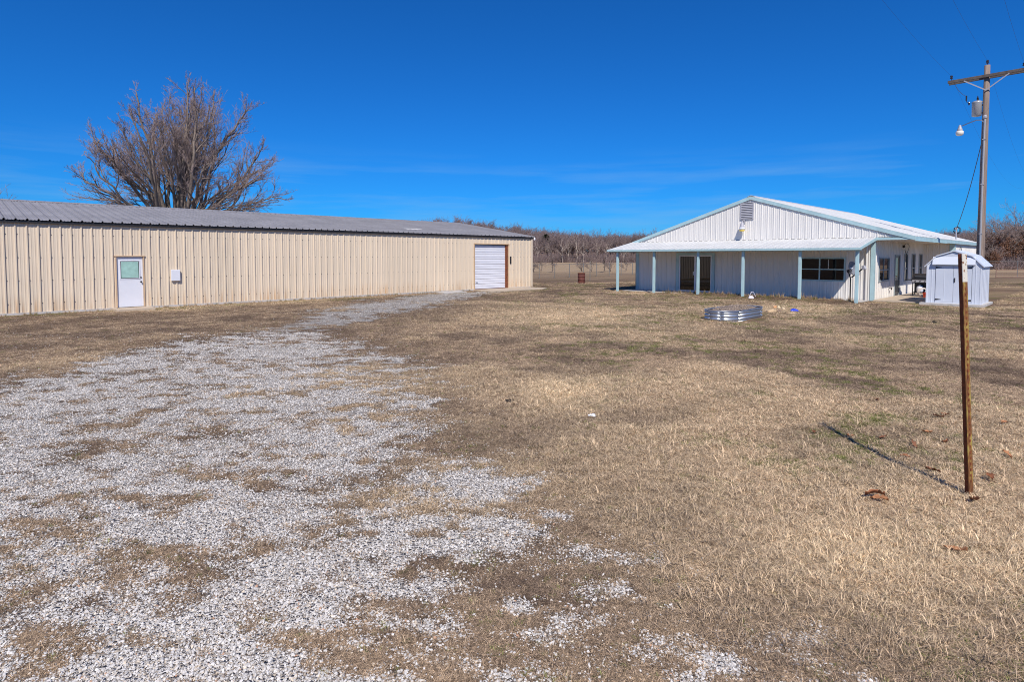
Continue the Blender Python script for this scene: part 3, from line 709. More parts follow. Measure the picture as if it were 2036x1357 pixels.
# roof
sl2 = math.hypot(TL - RY0 + .12, slope * (TL - RY0 + .12)); c2 = (TL - RY0 + .12) / sl2; s2 = slope * (TL - RY0 + .12) / sl2
clad_roof(ROOFW, house, (0, TR - .12, HE + .02 - .12 * slope), UX, (0, c2, s2), (0, -s2, c2), -.05, LEN + .2, sl2, h=.03)
clad_roof(ROOFW, house, (0, TL + .12, HE + .02 - .12 * slope), UX, (0, -c2, s2), (0, s2, c2), -.05, LEN + .2, sl2, h=.03)
MB().prism([(RY0 - .2, HP + .0), (RY0, HP + .075), (RY0 + .2, HP + .0), (RY0 + .2, HP - .01), (RY0, HP + .06), (RY0 - .2, HP - .01)], -.05, LEN + .2, 'x').build('ridge_cap', ROOFW, house)
zc = lambda t: HE + .02 + (HP - HE) * (1 - abs(t - RY0) / (TL - RY0))
for a, b_ in ((TL + .13, RY0), (TR - .13, RY0)):
    MB().prism([(a, zc(a) - .17), (a, zc(a) - .0), (b_, zc(b_) - .0), (b_, zc(b_) - .17)], -.085, -.052, 'x').build('rake_trim', TEAL, house)
MB().box((-.05, TR - .15, HE - .20), (LEN + .2, TR - .12, HE - .03)).build('eave_fascia', TEAL, house)
MB().box((-.05, TR - .18, HE - .222), (7.0, TR - .08, HE - .20)).build('drip_trim', TEAL, house)
MB().box((-.05, TL + .12, HE - .2), (LEN + .2, TL + .15, HE - .03)).build('eave_fascia', TEAL, house)
MB().box((-.02, TR - .12, HE - .16), (JX, .0, HE - .11)).build('patio_soffit', SOFFIT, house)
MB().box((-.06, TR - .12, HE - .16), (-.022, .05, HE - .05)).build('patio_header', TEAL, house)
# gable vent with separate slats
vf = MB(); w = .05
vf.box((-.075, ven[0], ven[2]), (-.02, ven[0] + w, ven[3])).box((-.075, ven[1] - w, ven[2]), (-.02, ven[1], ven[3])).box((-.076, ven[0], ven[2] - .03), (-.02, ven[1], ven[2])).box((-.076, ven[0], ven[3]), (-.02, ven[1], ven[3] + .04))
vf = vf.build('gable_vent', VENT, house)
MB().box((-.048, ven[0] + w, ven[2]), (-.044, ven[1] - w, ven[3])).build('backing', INTER, vf)
for k in range(9):
    z = ven[2] + .03 + k * (ven[3] - ven[2] - .03) / 9
    MB().prism([(-.080, z), (-.052, z + .066), (-.049, z + .066), (-.077, z)], ven[0] + w, ven[1] - w, 'y').build('slat', VENT, vf)
# front window: frame, mullions, panes
def window(par, rect, wall, panes_x, sash_z, frame_m, bar_m, depth=.045, trim=.07):
    """wall(u, d, z) -> local point; d is distance outwards"""
    u0, u1, z0, z1 = rect; m_ = MB()
    def bxw(mb, ua, ub, da, db, za, zb):
        P_ = [wall(u_, d_, z_) for z_ in (za, zb) for d_ in (da, db) for u_ in (ua, ub)]; i = len(mb.v); mb.v += P_
        mb.f += [tuple(i + k for k in q) for q in ((0, 2, 3, 1), (4, 5, 7, 6), (0, 1, 5, 4), (2, 6, 7, 3), (0, 4, 6, 2), (1, 3, 7, 5))]
    bxw(m_, u0 - trim, u0, -.02, depth, z0 - trim, z1 + trim); bxw(m_, u1, u1 + trim, -.02, depth, z0 - trim, z1 + trim); bxw(m_, u0, u1, -.02, depth, z1, z1 + trim); bxw(m_, u0, u1, -.02, depth, z0 - trim, z0)
    wdw = m_.build('window', frame_m, par)
    us = [u0, *panes_x, u1]; zs = [z0, *sash_z, z1]
    m_ = MB()
    for u_ in panes_x: bxw(m_, u_ - .03, u_ + .03, -.02, .02, z0, z1)
    for z_ in sash_z: bxw(m_, u0, u1, -.022, .016, z_ - .025, z_ + .025)
    if panes_x or sash_z: m_.build('mullion', bar_m, wdw)
    for a, b_ in zip(us[:-1], us[1:]):
        for c, d_ in zip(zs[:-1], zs[1:]):
            g_ = MB(); t = random.uniform(-.002, .002); bxw(g_, a + .005, b_ - .005, -.012 + t, -.004 + t, c + .005, d_ - .005); g_.build('pane', GLASS, wdw)
    return wdw
front = lambda u_, d_, z_: (-d_, u_, z_); side = lambda u_, d_, z_: (u_, -d_, z_)
wf_ = window(house, win, front, (2.26,), (1.38,), TEAL, mat('pale_teal_bar', srgb(176, 202, 202), rough=.5))
MB().box((-.012, 1.86, 1.42), (.01, 1.89, 1.86)).build('sash_bar', SOFFIT, wf_)
wd = window(house, swin, side, (1.72,), (1.36,), mat('grey_frame', srgb(150, 158, 160), rough=.5), MATS['grey_frame'])
for r_ in nw: window(house, r_, side, (), (1.36,), MATS['grey_frame'], MATS['grey_frame'], trim=.05)
for r_ in nw:
    MB().box((r_[0] + .03, .03, 1.40), (r_[1] - .03, .04, 2.05)).build('blind', SOFFIT, house)
# sliding glass door
u0, u1, z0, z1 = sld
sd = MB().box((-.03, u0, z0), (.06, u0 + .07, z1)).box((-.03, u1 - .07, z0), (.06, u1, z1)).box((-.03, u0 + .07, z1 - .07), (.06, u1 - .07, z1)).box((-.03, u0 + .07, z0), (.06, u1 - .07, z0 + .06)).build('sliding_door', DOORW, house)
mid = (u0 + u1) / 2
MB().box((-.02, mid - .05, z0 + .06), (.03, mid + .05, z1 - .07)).build('meeting_stile', DOORW, sd)
MB().box((-.045, mid + .08, .95), (-.005, mid + .11, 1.15)).build('door_handle', DOORW, sd)
for a, b_ in ((u0 + .07, mid - .05), (mid + .05, u1 - .07)): MB().box((.004, a, z0 + .06), (.012, b_, z1 - .07)).build('pane', GLASSR, sd)
MB().box((-.055, u0 - .17, z0 - .05), (-.03, u0, z1 + .14)).box((-.055, u1, z0 - .05), (-.03, u1 + .17, z1 + .14)).box((-.055, u0, z1), (-.031, u1, z1 + .14)).build('door_trim', TEAL, house)
# side door
u0, u1, z0, z1 = sdoor
sdo = MB().box((u0 + .06, -.005, z0), (u1 - .06, .04, z1 - .06)).build('side_door', mat('dark_storm_door', srgb(58, 56, 58), rough=.3, spec=.6), house)
MB().box((u0 + .16, -.014, .95), (u1 - .16, -.006, 1.92)).build('pane', GLASS, sdo)
MB().box((u0 + .16, -.012, .2), (u1 - .16, -.006, .8)).build('kick_panel', DKMET, sdo)
MB().lathe([(.03, 0), (.03, .015), (.015, .02), (.015, .05), (.032, .06), (.03, .085)], 10, (u0 + .14, -.005, 1.0), Matrix.Rotation(R(90), 3, 'X')).build('door_knob', mat('brass', srgb(200, 160, 80), rough=.3, metal=.9), sdo)
MB().box((u0, -.04, z0), (u0 + .06, .05, z1)).box((u1 - .06, -.04, z0), (u1, .05, z1)).box((u0 + .06, -.04, z1 - .06), (u1 - .06, .05, z1)).build('door_frame', MATS['grey_frame'], house)
MB().tube([(2.7, -.03, .45), (2.7, -.12, .45), (2.72, -.13, .38)], .022, 8).lathe([(.05, 0), (.05, .02)], 10, (2.7, -.135, .46), Matrix.Rotation(R(90), 3, 'X')).build('garden_tap', DKMET, house)
lp = [(5.2, -.12, 2.55)] + [(5.5 + .38 * math.cos(a), -.14 - .05 * math.sin(a * 2), 2.33 + .33 * math.sin(a)) for a in np.linspace(2.4, -3.2, 16)]
MB().tube(lp, .011, 6).build('hanging_cable', DKMET, house)
MB().lathe([(.07, 0), (.075, .06), (.03, .1)], 10, (5.1, -.05, 2.5), Matrix.Rotation(R(90), 3, 'X')).build('wall_lamp', DKMET, house)
# porch
PD = 2.4; PT = [0.03, 2.32, 4.93, 7.27, 9.86, 12.25]
for t in PT:
    MB().box((-PD - .06, t - .06, -.3), (-PD + .06, t + .06, 2.27)).build('porch_post', TEAL, house, bevel=.008)
MB().box((-PD - .08, -.10, 2.24), (-PD + .08, 12.75, 2.345)).build('porch_beam', TEAL, house)
pl_ = math.hypot(2.62, .5); cp, sp = 2.62 / pl_, .5 / pl_
clad_roof(ROOFW, house, (-2.62, 0, 2.345), UY, (cp, 0, sp), (-sp, 0, cp), -.12, 12.82, pl_, name='porch_roof_panel', h=.034)
MB().box((-2.66, -.14, 2.27), (-2.62, 12.84, 2.37)).build('porch_fascia', TEAL, house)
for t in (-.14, 12.80):
    MB().prism([(-2.62, 2.27), (-2.62, 2.37), (-.02, 2.37 + .497), (-.02, 2.37 + .38)], t, t + .04, 'y').build('porch_rake', TEAL, house)
for k in range(7):
    t = .6 + k * 1.95
    MB().bar((-2.55, t, 2.29), (-.04, t, 2.76), .04, .09).build('rafter', SOFFIT, house)
MB().box((-2.62, 12.60, 2.26), (-.06, 12.66, 2.34)).build('end_beam', TEAL, house)
# service mast on the rear roof
m_ = MB().tube([(11.7, TR + .15, 2.5), (11.7, TR + .15, 3.55)], .035, 8); m_.lathe([(.05, 0), (.07, .05), (.06, .12), (.0, .15)], 10, (11.7, TR + .15, 3.53)); m_.build('service_mast', VENT, house)
cl = MB()
for k in range(3): cl.tube([(11.7 + .04 * k, TR + .12 + (.12 + .03 * k) * math.cos(a), 3.50 + (.16 + .02 * k) * math.sin(a)) for a in np.linspace(.2 * k, 6.2, 18)], .012, 5)
cl.build('cable_coil', DKMET, house)
MB().tube([(11.9, TR - .06, 2.55), (12.0, TR - .10, 2.2), (12.02, TR - .08, 1.9)], .02, 6).box((11.8, TR - .10, 2.1), (11.9, TR - .03, 2.3)).build('conduit', DKMET, house)
# patio and slabs
slab('patio', [(-.25, -2.05), (10.15, -2.05), (10.15, -.06), (-.25, -.06)], -.1, .03, CONC, HOUSE)
slab('porch_floor', [(-1.6, .1), (-.06, .1), (-.06, 12.5), (-1.6, 12.5)], -.12, .0, CONCG, HOUSE)

def place(o, lx, ly, z=0, rz=0.0):
    p = HOUSE + D1 * lx + D2 * ly; o.location = (p.x, p.y, z); o.rotation_euler = (0, 0, ANG + rz); return o

# yard lamp high on the gable
yl = empty('yard_lamp', (0, 0, 0), 0, 'white and yellow dusk lamp hanging below the vent on the gable', 'lamp'); place(yl, -.04, 5.95, 3.3)
MB().box((-.03, -.05, .42), (.0, .05, .62)).tube([(-.02, 0, .55), (-.14, 0, .58), (-.24, 0, .5)], .018, 6).build('bracket', VENT, yl)
MB().lathe([(.03, .5), (.06, .47), (.08, .40), (.11, .30), (.13, .23), (.13, .20)][::-1], 14, (-.26, 0, 0)).build('housing', VENT, yl, smooth=True)
MB().lathe([(.10, .0), (.13, .03), (.145, .10), (.145, .20)], 14, (-.26, 0, 0)).build('lens', mat('yellow_lens', srgb(236, 206, 96), rough=.3), yl, smooth=True)
MB().lathe([(.150, .10), (.150, .21)], 14, (-.26, 0, 0)).build('lens_collar', DOORW, yl, smooth=True)

# satellite dish under the porch corner
sd_ = empty('satellite_dish', (0, 0, 0), 0, 'dark grey satellite dish on a short mast by the porch corner post', 'dish'); place(sd_, -1.35, .55, 0)
nrm = Vector((.42, -.80, .36)).normalized(); nl = Matrix.Rotation(-ANG, 3, 'Z') @ nrm
rotd = nl.to_track_quat('Z', 'Y').to_matrix()
dc = Vector((0, 0, 1.38))
prof = [(r_, .16 * (r_ / .36) ** 2) for r_ in np.linspace(.01, .36, 9)]
DISH = mat('dish_grey', srgb(120, 122, 130), rough=.35)
dm = MB(); dm.lathe(prof + [(.37, .165), (.36, .145)] + [(r_, .16 * (r_ / .36) ** 2 - .018) for r_ in np.linspace(.34, .01, 8)], 28, dc, rotd, sx=.86, sy=1.0)
dish = dm.build('reflector', DISH, sd_, smooth=True)
lg = MB()
for k, (a, b_) in enumerate(((-.13, -.06), (-.04, .03), (.05, .12))):
    lg.v += [tuple(dc + rotd @ Vector((x_, y_, .16 * ((x_ ** 2 + y_ ** 2) / .36 ** 2) + .012))) for x_, y_ in ((a, .07), (b_, .07), (b_, .12), (a, .12))]; lg.f.append((4 * k, 4 * k + 1, 4 * k + 2, 4 * k + 3))
lg.build('printed_mark', DOORW, dish)
tipd = dc + nl * .62 + Vector((0, 0, -.10)); lowd = dc + rotd @ Vector((0, 0, 0)) + Vector((0, 0, -.33)) + nl * .05
MB().bar(lowd, tipd, .03, .05).build('feed_arm', DKMET, sd_)
MB().box((-.06, -.09, -.06), (.06, .09, .06), rotd, tipd).build('feed_horn', VENT, sd_, bevel=.01)
MB().tube([(0, 0, -.2), (0, 0, 1.0), tuple(dc - nl * .12)], .026, 8).box((-.06, -.06, -.08), (.06, .06, .08), rotd, tuple(dc - nl * .07)).build('mast', DKMET, sd_)

# gas grill on the patio
GRL = mat('grill_black', srgb(44, 43, 46), rough=.3, spec=.6)
gr_ = empty('gas_grill', (0, 0, 0), 0, 'black gas grill with domed lid standing on the side patio', 'grill'); place(gr_, 4.5, -1.0, .03, R(-90))
lid = MB(); lp_ = [(-.27, .0), (-.27, .1), (-.2, .22), (-.06, .29), (.1, .28), (.22, .18), (.27, .06), (.27, 0)]
lid.prism([(y_, .83 + z_) for y_, z_ in lp_], -.34, .34, 'x'); lid.build('lid', GRL, gr_, bevel=.015)
MB().bar((-.22, -.30, .98), (.22, -.30, .98), .025).build('lid_handle', CHROME, gr_)
MB().box((-.35, -.28, .68), (.35, .28, .825)).build('firebox', GRL, gr_, bevel=.01)
MB().box((-.66, -.26, .78), (-.36, .26, .82)).build('side_shelf', DKMET, gr_); MB().box((.36, -.26, .78), (.62, .26, .82)).build('side_shelf', DKMET, gr_)
MB().box((-.33, -.3, .70), (.33, -.281, .80)).build('control_panel', VENT, gr_)
for k in range(3): MB().lathe([(.025, 0), (.025, .03), (.015, .035)], 8, (-.2 + .2 * k, -.30, .75), Matrix.Rotation(R(90), 3, 'X')).build('knob', BLACK, gr_)
for a in (-.33, .29):
    for b_ in (-.26, .22): MB().box((a, b_, .06), (a + .04, b_ + .04, .68)).build('leg', GRL, gr_)
MB().box((-.34, -.27, .16), (.34, .27, .19)).build('bottom_shelf', GRL, gr_)
MB().box((-.29, .235, .19), (.29, .245, .66)).build('rear_panel', GRL, gr_)
for a in (-.33, .31): MB().lathe([(.07, 0), (.07, .03)], 12, (a + .02, -.24, .07), Matrix.Rotation(R(90), 3, 'Y')).build('wheel', BLACK, gr_)
tag(place(MB().lathe([(.02, 0), (.10, .0), (.15, .08), (.15, .24), (.11, .33), (.05, .35), (.05, .40), (.02, .40)], 14).build('propane_cylinder', DOORW, None, True), 4.45, -.95, .20), 'white gas cylinder on the bottom shelf of the black grill', 'gas cylinder')
rb = empty('red_pail', (0, 0, 0), 0, 'small red pail on the patio in front of the black grill', 'pail'); place(rb, 3.55, -1.35, .03)
MB().lathe([(.09, 0), (.12, .22), (.125, .23), (.11, .23), (.085, .02)], 14).build('pail_body', mat('red_plastic', srgb(206, 62, 34), rough=.4), rb, True)
MB().tube([(.12 * math.cos(a), 0, .23 + .12 * math.sin(a)) for a in np.linspace(0, math.pi, 9)], .008, 5).build('pail_handle', DOORW, rb)
hs_ = MB()
for k in range(4): hs_.tube([((.19 + .015 * k) * math.cos(a), .06 + .03 * k, .21 + (.19 + .012 * k) * math.sin(a)) for a in np.linspace(0, 6.2832, 22)], .014, 6, cap=False)
tag(place(hs_.build('garden_hose', mat('pale_hose', srgb(206, 196, 188), rough=.5)), 3.75, -1.25, .03, R(-60)), 'coil of pale hose leaning behind the small red pail', 'hose')

# ------------------------------------------------------------------ garden shed
SHW = mat('shed_white', srgb(204, 209, 219), rough=.4, var=.03, vscale=2)
SHT = mat('shed_trim', srgb(212, 216, 224), rough=.4)
shed = empty('garden_shed', (0, 0, 0), 0, 'small pale white metal shed with barn shaped roof beside the patio', 'shed')
place(shed, -.62, -3.0, 0)                      # local: front faces -x, y across, centre of the front
SWD, SDP, SE, SPK = .88, 2.35, 1.66, 2.22
slab('shed_slab', [(-.92, -4.02), (1.85, -4.02), (1.85, -1.92), (-.92, -1.92)], -.1, .07, CONCG, HOUSE)
gam = [(-SWD, SE), (-SWD * .62, SE + .34), (0, SPK - .03), (SWD * .62, SE + .34), (SWD, SE)]
Z0 = .07
# front: corner posts panels, gable panel, header, doors
MB().prism([(-SWD, SE), (SWD, SE), *gam[::-1][1:-1]], -.02, .02, 'x').build('gable_panel', SHW, shed)
DW = .60
for sgn in (-1, 1):
    n_ = 1
    a, b_ = sorted((sgn * SWD, sgn * DW))
    m_ = MB().box((-.012, a, Z0), (.02, b_, SE))
    m_.build('front_panel', SHW, shed, bevel=.006)
    m_ = MB().box((-.022, sgn * SWD - .03, Z0), (.03, sgn * SWD + .03, SE)); m_.build('corner_post', SHT, shed, bevel=.005)
    m_ = MB().box((-.020, sgn * (DW + .12) - .012, Z0), (-.010, sgn * (DW + .12) + .012, SE)); m_.build('seam', SHT, shed)
for sgn in (-1, 1):
    a, b_ = (0.004, DW - .01) if sgn > 0 else (-DW + .01, -.004)
    d_ = MB().box((-.032, a, Z0 + .05), (-.013, b_, SE - .035)).build('door', SHW, shed, bevel=.005)
    for k in (0.12, .5, .88):
        y_ = a + (b_ - a) * k
        if k == .5: MB().box((-.037, y_ - .012, Z0 + .07), (-.032, y_ + .012, SE - .06)).build('stiffener', SHT, d_)
    for z_ in (.22, SE - .12):
        y_ = b_ if sgn > 0 else a
        MB().prism([(y_, z_ - .035), (y_, z_ + .035), (y_ - sgn * .2, z_ + .008), (y_ - sgn * .2, z_ - .008)], -.040, -.0325, 'x').build('hinge', DKMET, d_)
    if sgn < 0: MB().box((-.06, b_ - .06, .95), (-.032, b_ - .03, 1.12)).build('door_handle', DKMET, d_)
MB().box((-.14, -DW - .1, SE - .01), (-.021, DW + .1, SE + .02)).prism([(-.14, SE + .02), (-.021, SE + .32), (-.021, SE + .02)], -DW - .1, DW + .1, 'y').build('door_header', SHT, shed)
MB().box((-.03, -DW, Z0), (-.008, DW, Z0 + .045)).build('door_sill', SHT, shed)
for sgn in (-1, 1):
    y_ = sgn * SWD
    for k in range(6):
        x0 = .03 + k * (SDP - .06) / 6; x1 = x0 + (SDP - .06) / 6 - .006
        MB().prism([(x0, y_ - sgn * .02), (x0, y_), (x0 + .03, y_), (x0 + .05, y_ + sgn * .016), (x1 - .05, y_ + sgn * .016), (x1 - .03, y_), (x1, y_), (x1, y_ - sgn * .02)], Z0, SE, 'z').build('side_panel', SHW, shed)
MB().prism([(-SWD, Z0), (SWD, Z0), (SWD, SE), *gam[::-1][1:-1], (-SWD, SE)], SDP - .02, SDP + .02, 'x').build('rear_wall', SHW, shed)
OV = .10
pg = [(-SWD - OV, SE - .09), (-SWD * .62 - .03, SE + .355), (0, SPK), (SWD * .62 + .03, SE + .355), (SWD + OV, SE - .09)]
for k in range(4):
    (a0, z0), (a1, z1) = pg[k], pg[k + 1]
    MB().prism([(a0, z0), (a1, z1), (a1, z1 + .022), (a0, z0 + .022)], -.05, SDP + .08, 'x').build('roof_panel', SHW, shed)
    MB().prism([(a0, z0 - .02), (a1, z1 - .02), (a1, z1 + .024), (a0, z0 + .024)], -.075, -.05, 'x').build('roof_trim', SHT, shed)
    for j in range(1, 4):
        xx = -.05 + j * (SDP + .13) / 4
        MB().prism([(a0, z0 + .022), (a1, z1 + .022), (a1, z1 + .045), (a0, z0 + .045)], xx - .02, xx + .02, 'x').build('roof_rib', SHT, shed)

# ------------------------------------------------------------------ utility pole
PX, PY = 21.12, 26.0
WOOD = mat('weathered_pole_wood', srgb(138, 120, 108), rough=.9, var=.35, vscale=3, stretch=(8, 8, .5), bump=.5, bscale=12)
WOODD = mat('weathered_arm_wood', srgb(94, 85, 80), rough=.9, var=.3, vscale=4, bump=.3, bscale=20)
PORC = mat('porcelain_dark', srgb(48, 40, 38), rough=.25)
pole = empty('utility_pole', (PX, PY, 0), ANG, 'tall weathered wooden utility pole with crossarm rising behind the shed', 'pole')
MB().tube([(0, 0, -1), (0, 0, 2), (0, 0, 5), (.01, 0, 8), (.02, 0, 10.5)], [.155, .15, .135, .12, .105], 14).build('shaft', WOOD, pole, True)
AZ = 10.0
MB().box((-.20, -1.38, AZ - .06), (-.115, 1.38, AZ + .06)).build('crossarm', WOODD, pole, bevel=.008)
MB().box((.135, -1.38, AZ - .06), (.23, 1.38, AZ + .06)).build('crossarm', WOODD, pole, bevel=.008)
for sgn in (-1, 1): MB().bar((-.215, sgn * .78, AZ - .07), (-.15, 0, AZ - .62), .045, .012, (1, 0, 0)).build('brace', VENT, pole)
def insulator(y_, z_, x_=-.15):
    m_ = MB().tube([(x_, y_, z_), (x_, y_, z_ + .1)], .012, 6); m_.lathe([(.03, .08), (.06, .09), (.06, .12), (.04, .13), (.04, .16), (.055, .17), (.05, .21), (.02, .23)], 10, (x_, y_, z_)); return m_.build('insulator', PORC, pole)
insulator(-1.25, AZ + .06); insulator(1.25, AZ + .06); insulator(0, 10.5, .02)
MB().tube([(-.185, -.0, .3), (-.175, 0, 4), (-.16, 0, 8.0), (-.155, 0, 8.15)], .042, 10).build('conduit', mat('conduit_grey', srgb(176, 172, 170), rough=.45, metal=.4), pole)
MB().lathe([(.05, 0), (.08, .03), (.085, .10), (.05, .16), (.0, .17)], 10, (-.155, 0, 8.12)).build('weather_head', VENT, pole)
for z_ in (3, 5.2, 7.2): MB().box((-.225, -.06, z_), (-.10, .06, z_ + .03)).build('strap', VENT, pole)
tr = empty('pole_transformer', (PX, PY, 8.25), ANG, 'grey can transformer mounted high on the wooden utility pole', 'transformer')
TG = mat('transformer_grey', srgb(172, 174, 178), rough=.35, metal=.2)
MB().lathe([(.14, 0), (.18, .02), (.185, .58), (.195, .60), (.195, .64), (.12, .68), (.0, .69)], 20, (-.02, .31, .05)).build('tank', TG, tr, True)
MB().box((-.05, .1, .15), (.05, .2, .2)).box((-.05, .1, .5), (.05, .2, .55)).build('mount', DKMET, tr)
MB().lathe([(.03, 0), (.05, .03), (.03, .06), (.05, .09), (.03, .12), (.045, .15), (.025, .18), (.012, .26)], 10, (-.02, .29, .70)).build('bushing', PORC, tr)
MB().lathe([(.03, 0), (.035, .1), (.02, .14)], 8, (-.12, .58, .58)).tube([(-.12, .58, .65), (-.14, .66, .72), (-.14, .68, .82)], .012, 6).lathe([(.03, 0), (.03, .2), (.01, .22)], 8, (-.14, .68, .80)).build('fuse', PORC, tr)
MB().box((-.25, .30, .25), (-.204, .40, .38)).build('plate', DKMET, tr) if False else None
st = empty('pole_lamp', (PX, PY, 7.5), ANG, 'white dusk to dawn lamp on curved arm from the utility pole', 'lamp')
MB().tube([(-.16, .0, .45), (-.17, .12, .58), (-.18, .30, .60), (-.2, .60, .50), (-.2, .80, .42)], .022, 8).build('arm', CHROME, st)
MB().lathe([(.10, .20), (.105, .26), (.09, .30), (.06, .38), (.045, .45), (.03, .47)], 14, (-.2, .87, 0)).build('housing', VENT, st, True)
MB().lathe([(.09, .0), (.135, .03), (.15, .10), (.15, .17), (.11, .21)], 16, (-.2, .87, 0)).build('lens', mat('frosted_lens', srgb(228, 222, 210), rough=.4), st, True)
WIRE = mat('wire', srgb(66, 62, 62), rough=.6)
def wire(name, a, b, sag, r, label, group=None, n=24):
    a, b = Vector(a), Vector(b)
    pts = [a.lerp(b, t) - Vector((0, 0, 4 * sag * t * (1 - t))) for t in np.linspace(0, 1, n)]
    o = MB().tube(pts, r, 5).build(name, WIRE); return tag(o, label, 'wire', group)
lw = lambda x_, y_, z_: Vector((PX, PY, z_)) + D1 * x_ + D2 * y_
ms = HOUSE + D1 * 11.7 + D2 * (TR + .15) + Vector((0, 0, 3.58))
wire('service_cable', lw(-.14, .05, 7.3), ms, .35, .016, 'dark service cable drooping from the utility pole to the house roof mast')
wdr = Vector((.692, .722, 0))
for nm_, y_, z_, lab in (('power_wire', 1.25, AZ + .25, 'thin power wire on the left insulator of the crossarm'), ('power_wire', 0, 10.7, 'thin power wire on the insulator at the pole top'), ('power_wire', -1.25, AZ + .25, 'thin power wire on the right insulator of the crossarm')):
    c = lw(-.15 if y_ else .02, y_, z_)
    pts = []
    for t in np.linspace(-55, 0, 14): pts.append(c + wdr * t + Vector((0, 0, -.0016 * -t * (55 + t))))
    for t in np.linspace(4, 60, 14): pts.append(c + wdr * t + Vector((0, 0, -.0016 * t * (60 - t))))
    tag(MB().tube(pts, .0027, 4).build(nm_, WIRE), lab, 'wire', 'power wires overhead')
dw = lw(-.15, 1.2, AZ + .05)
wire('jumper_wire', dw, lw(-.14, .70, 9.25), .12, .008, 'thin dark jumper wire between crossarm and transformer', n=12)

# ------------------------------------------------------------------ rusty steel post in front
PB = ground_at(1930, 985); PT_ = ground_at(1919, 507, 1.0); dep = PB.y
top = Vector(((1919 - 1018) / FPX * dep, dep + .02, 2.02))
post = empty('steel_fence_post', PB, 0, 'rusty steel fence post with white painted top in the right foreground', 'post')
def post_mat():
    m = bpy.data.materials.new('rusted_post'); m.use_nodes = True; nt = m.node_tree; p = nt.nodes['Principled BSDF']; p.inputs['Roughness'].default_value = .8
    N = nt.nodes.new; K = nt.links.new; g = N('ShaderNodeNewGeometry')
    mp_ = N('ShaderNodeMapping'); mp_.inputs['Scale'].default_value = (30, 30, 7); K(g.outputs['Position'], mp_.inputs[0])
    n = N('ShaderNodeTexNoise'); n.inputs['Scale'].default_value = 1; n.inputs['Detail'].default_value = 6; n.inputs['Roughness'].default_value = .7; K(mp_.outputs[0], n.inputs['Vector'])
    r = N('ShaderNodeValToRGB'); e = r.color_ramp.elements; e[0].position = .3; e[0].color = srgb(78, 38, 20); e[1].position = .70; e[1].color = srgb(164, 150, 82)
    e2 = r.color_ramp.elements.new(.5); e2.color = srgb(128, 84, 42); e3 = r.color_ramp.elements.new(.58); e3.color = srgb(158, 132, 64)
    K(n.outputs[0], r.inputs[0]); K(r.outputs[0], p.inputs['Base Color'])
    b = N('ShaderNodeBump'); b.inputs['Strength'].default_value = .3; b.inputs['Distance'].default_value = .004; K(n.outputs[0], b.inputs['Height']); K(b.outputs[0], p.inputs['Normal']); return m
PM = post_mat()
def worn(name, base, under):
    m = bpy.data.materials.new(name); m.use_nodes = True; nt = m.node_tree; p = nt.nodes['Principled BSDF']; p.inputs['Roughness'].default_value = .7
    N = nt.nodes.new; K = nt.links.new; g = N('ShaderNodeNewGeometry'); n = N('ShaderNodeTexNoise'); n.inputs['Scale'].default_value = 38; n.inputs['Detail'].default_value = 5; K(g.outputs['Position'], n.inputs['Vector'])
    a = N('ShaderNodeMapRange'); a.inputs[1].default_value = .56; a.inputs[2].default_value = .62; K(n.outputs[0], a.inputs[0]); x = N('ShaderNodeMixRGB'); x.inputs[1].default_value = base; x.inputs[2].default_value = under; K(a.outputs[0], x.inputs[0]); K(x.outputs[0], p.inputs['Base Color']); return m
PWHT = worn('chipped_white', srgb(214, 206, 190), srgb(128, 78, 40)); PRUST = mat('post_rust_dark', srgb(126, 66, 34), rough=.85, var=.35, vscale=22, bump=.2)
ax = (top - PB); axn = ax.normalized()
rz = Matrix.Rotation(R(18), 3, 'Z')
def tee(z0, z1, m1, m2, grow=0.0):
    for nm, x0, y0, x1, y1, m_ in (('flange', -.027, -.006, .027, .0, m1), ('stem', -.0045, .0005, .0045, .044, m2)):
        q = MB(); i = 0
        for zz in (z0, z1):
            for (a, b_) in ((x0 - grow, y0 - grow), (x1 + grow, y0 - grow), (x1 + grow, y1 + grow), (x0 - grow, y1 + grow)):
                q.v.append(tuple(rz @ Vector((a, b_, 0)) + axn * zz))
        q.f = [(0, 3, 2, 1), (4, 5, 6, 7), (0, 1, 5, 4), (1, 2, 6, 5), (2, 3, 7, 6), (3, 0, 4, 7)]
        q.build(nm, m_, post, bevel=.0015)
Lp = ax.length
tee(-.4, Lp * .885, PM, PRUST); tee(Lp * .885, Lp, PWHT, PRUST, .0004)
for k in range(34):
    zz = .12 + k * .049
    if zz > Lp * .99: break
    MB().box((-.006, -.010, -.010), (.006, -.0045, .010), rz, tuple(axn * zz)).build('stud', PRUST if zz < Lp * .885 else PWHT, post)
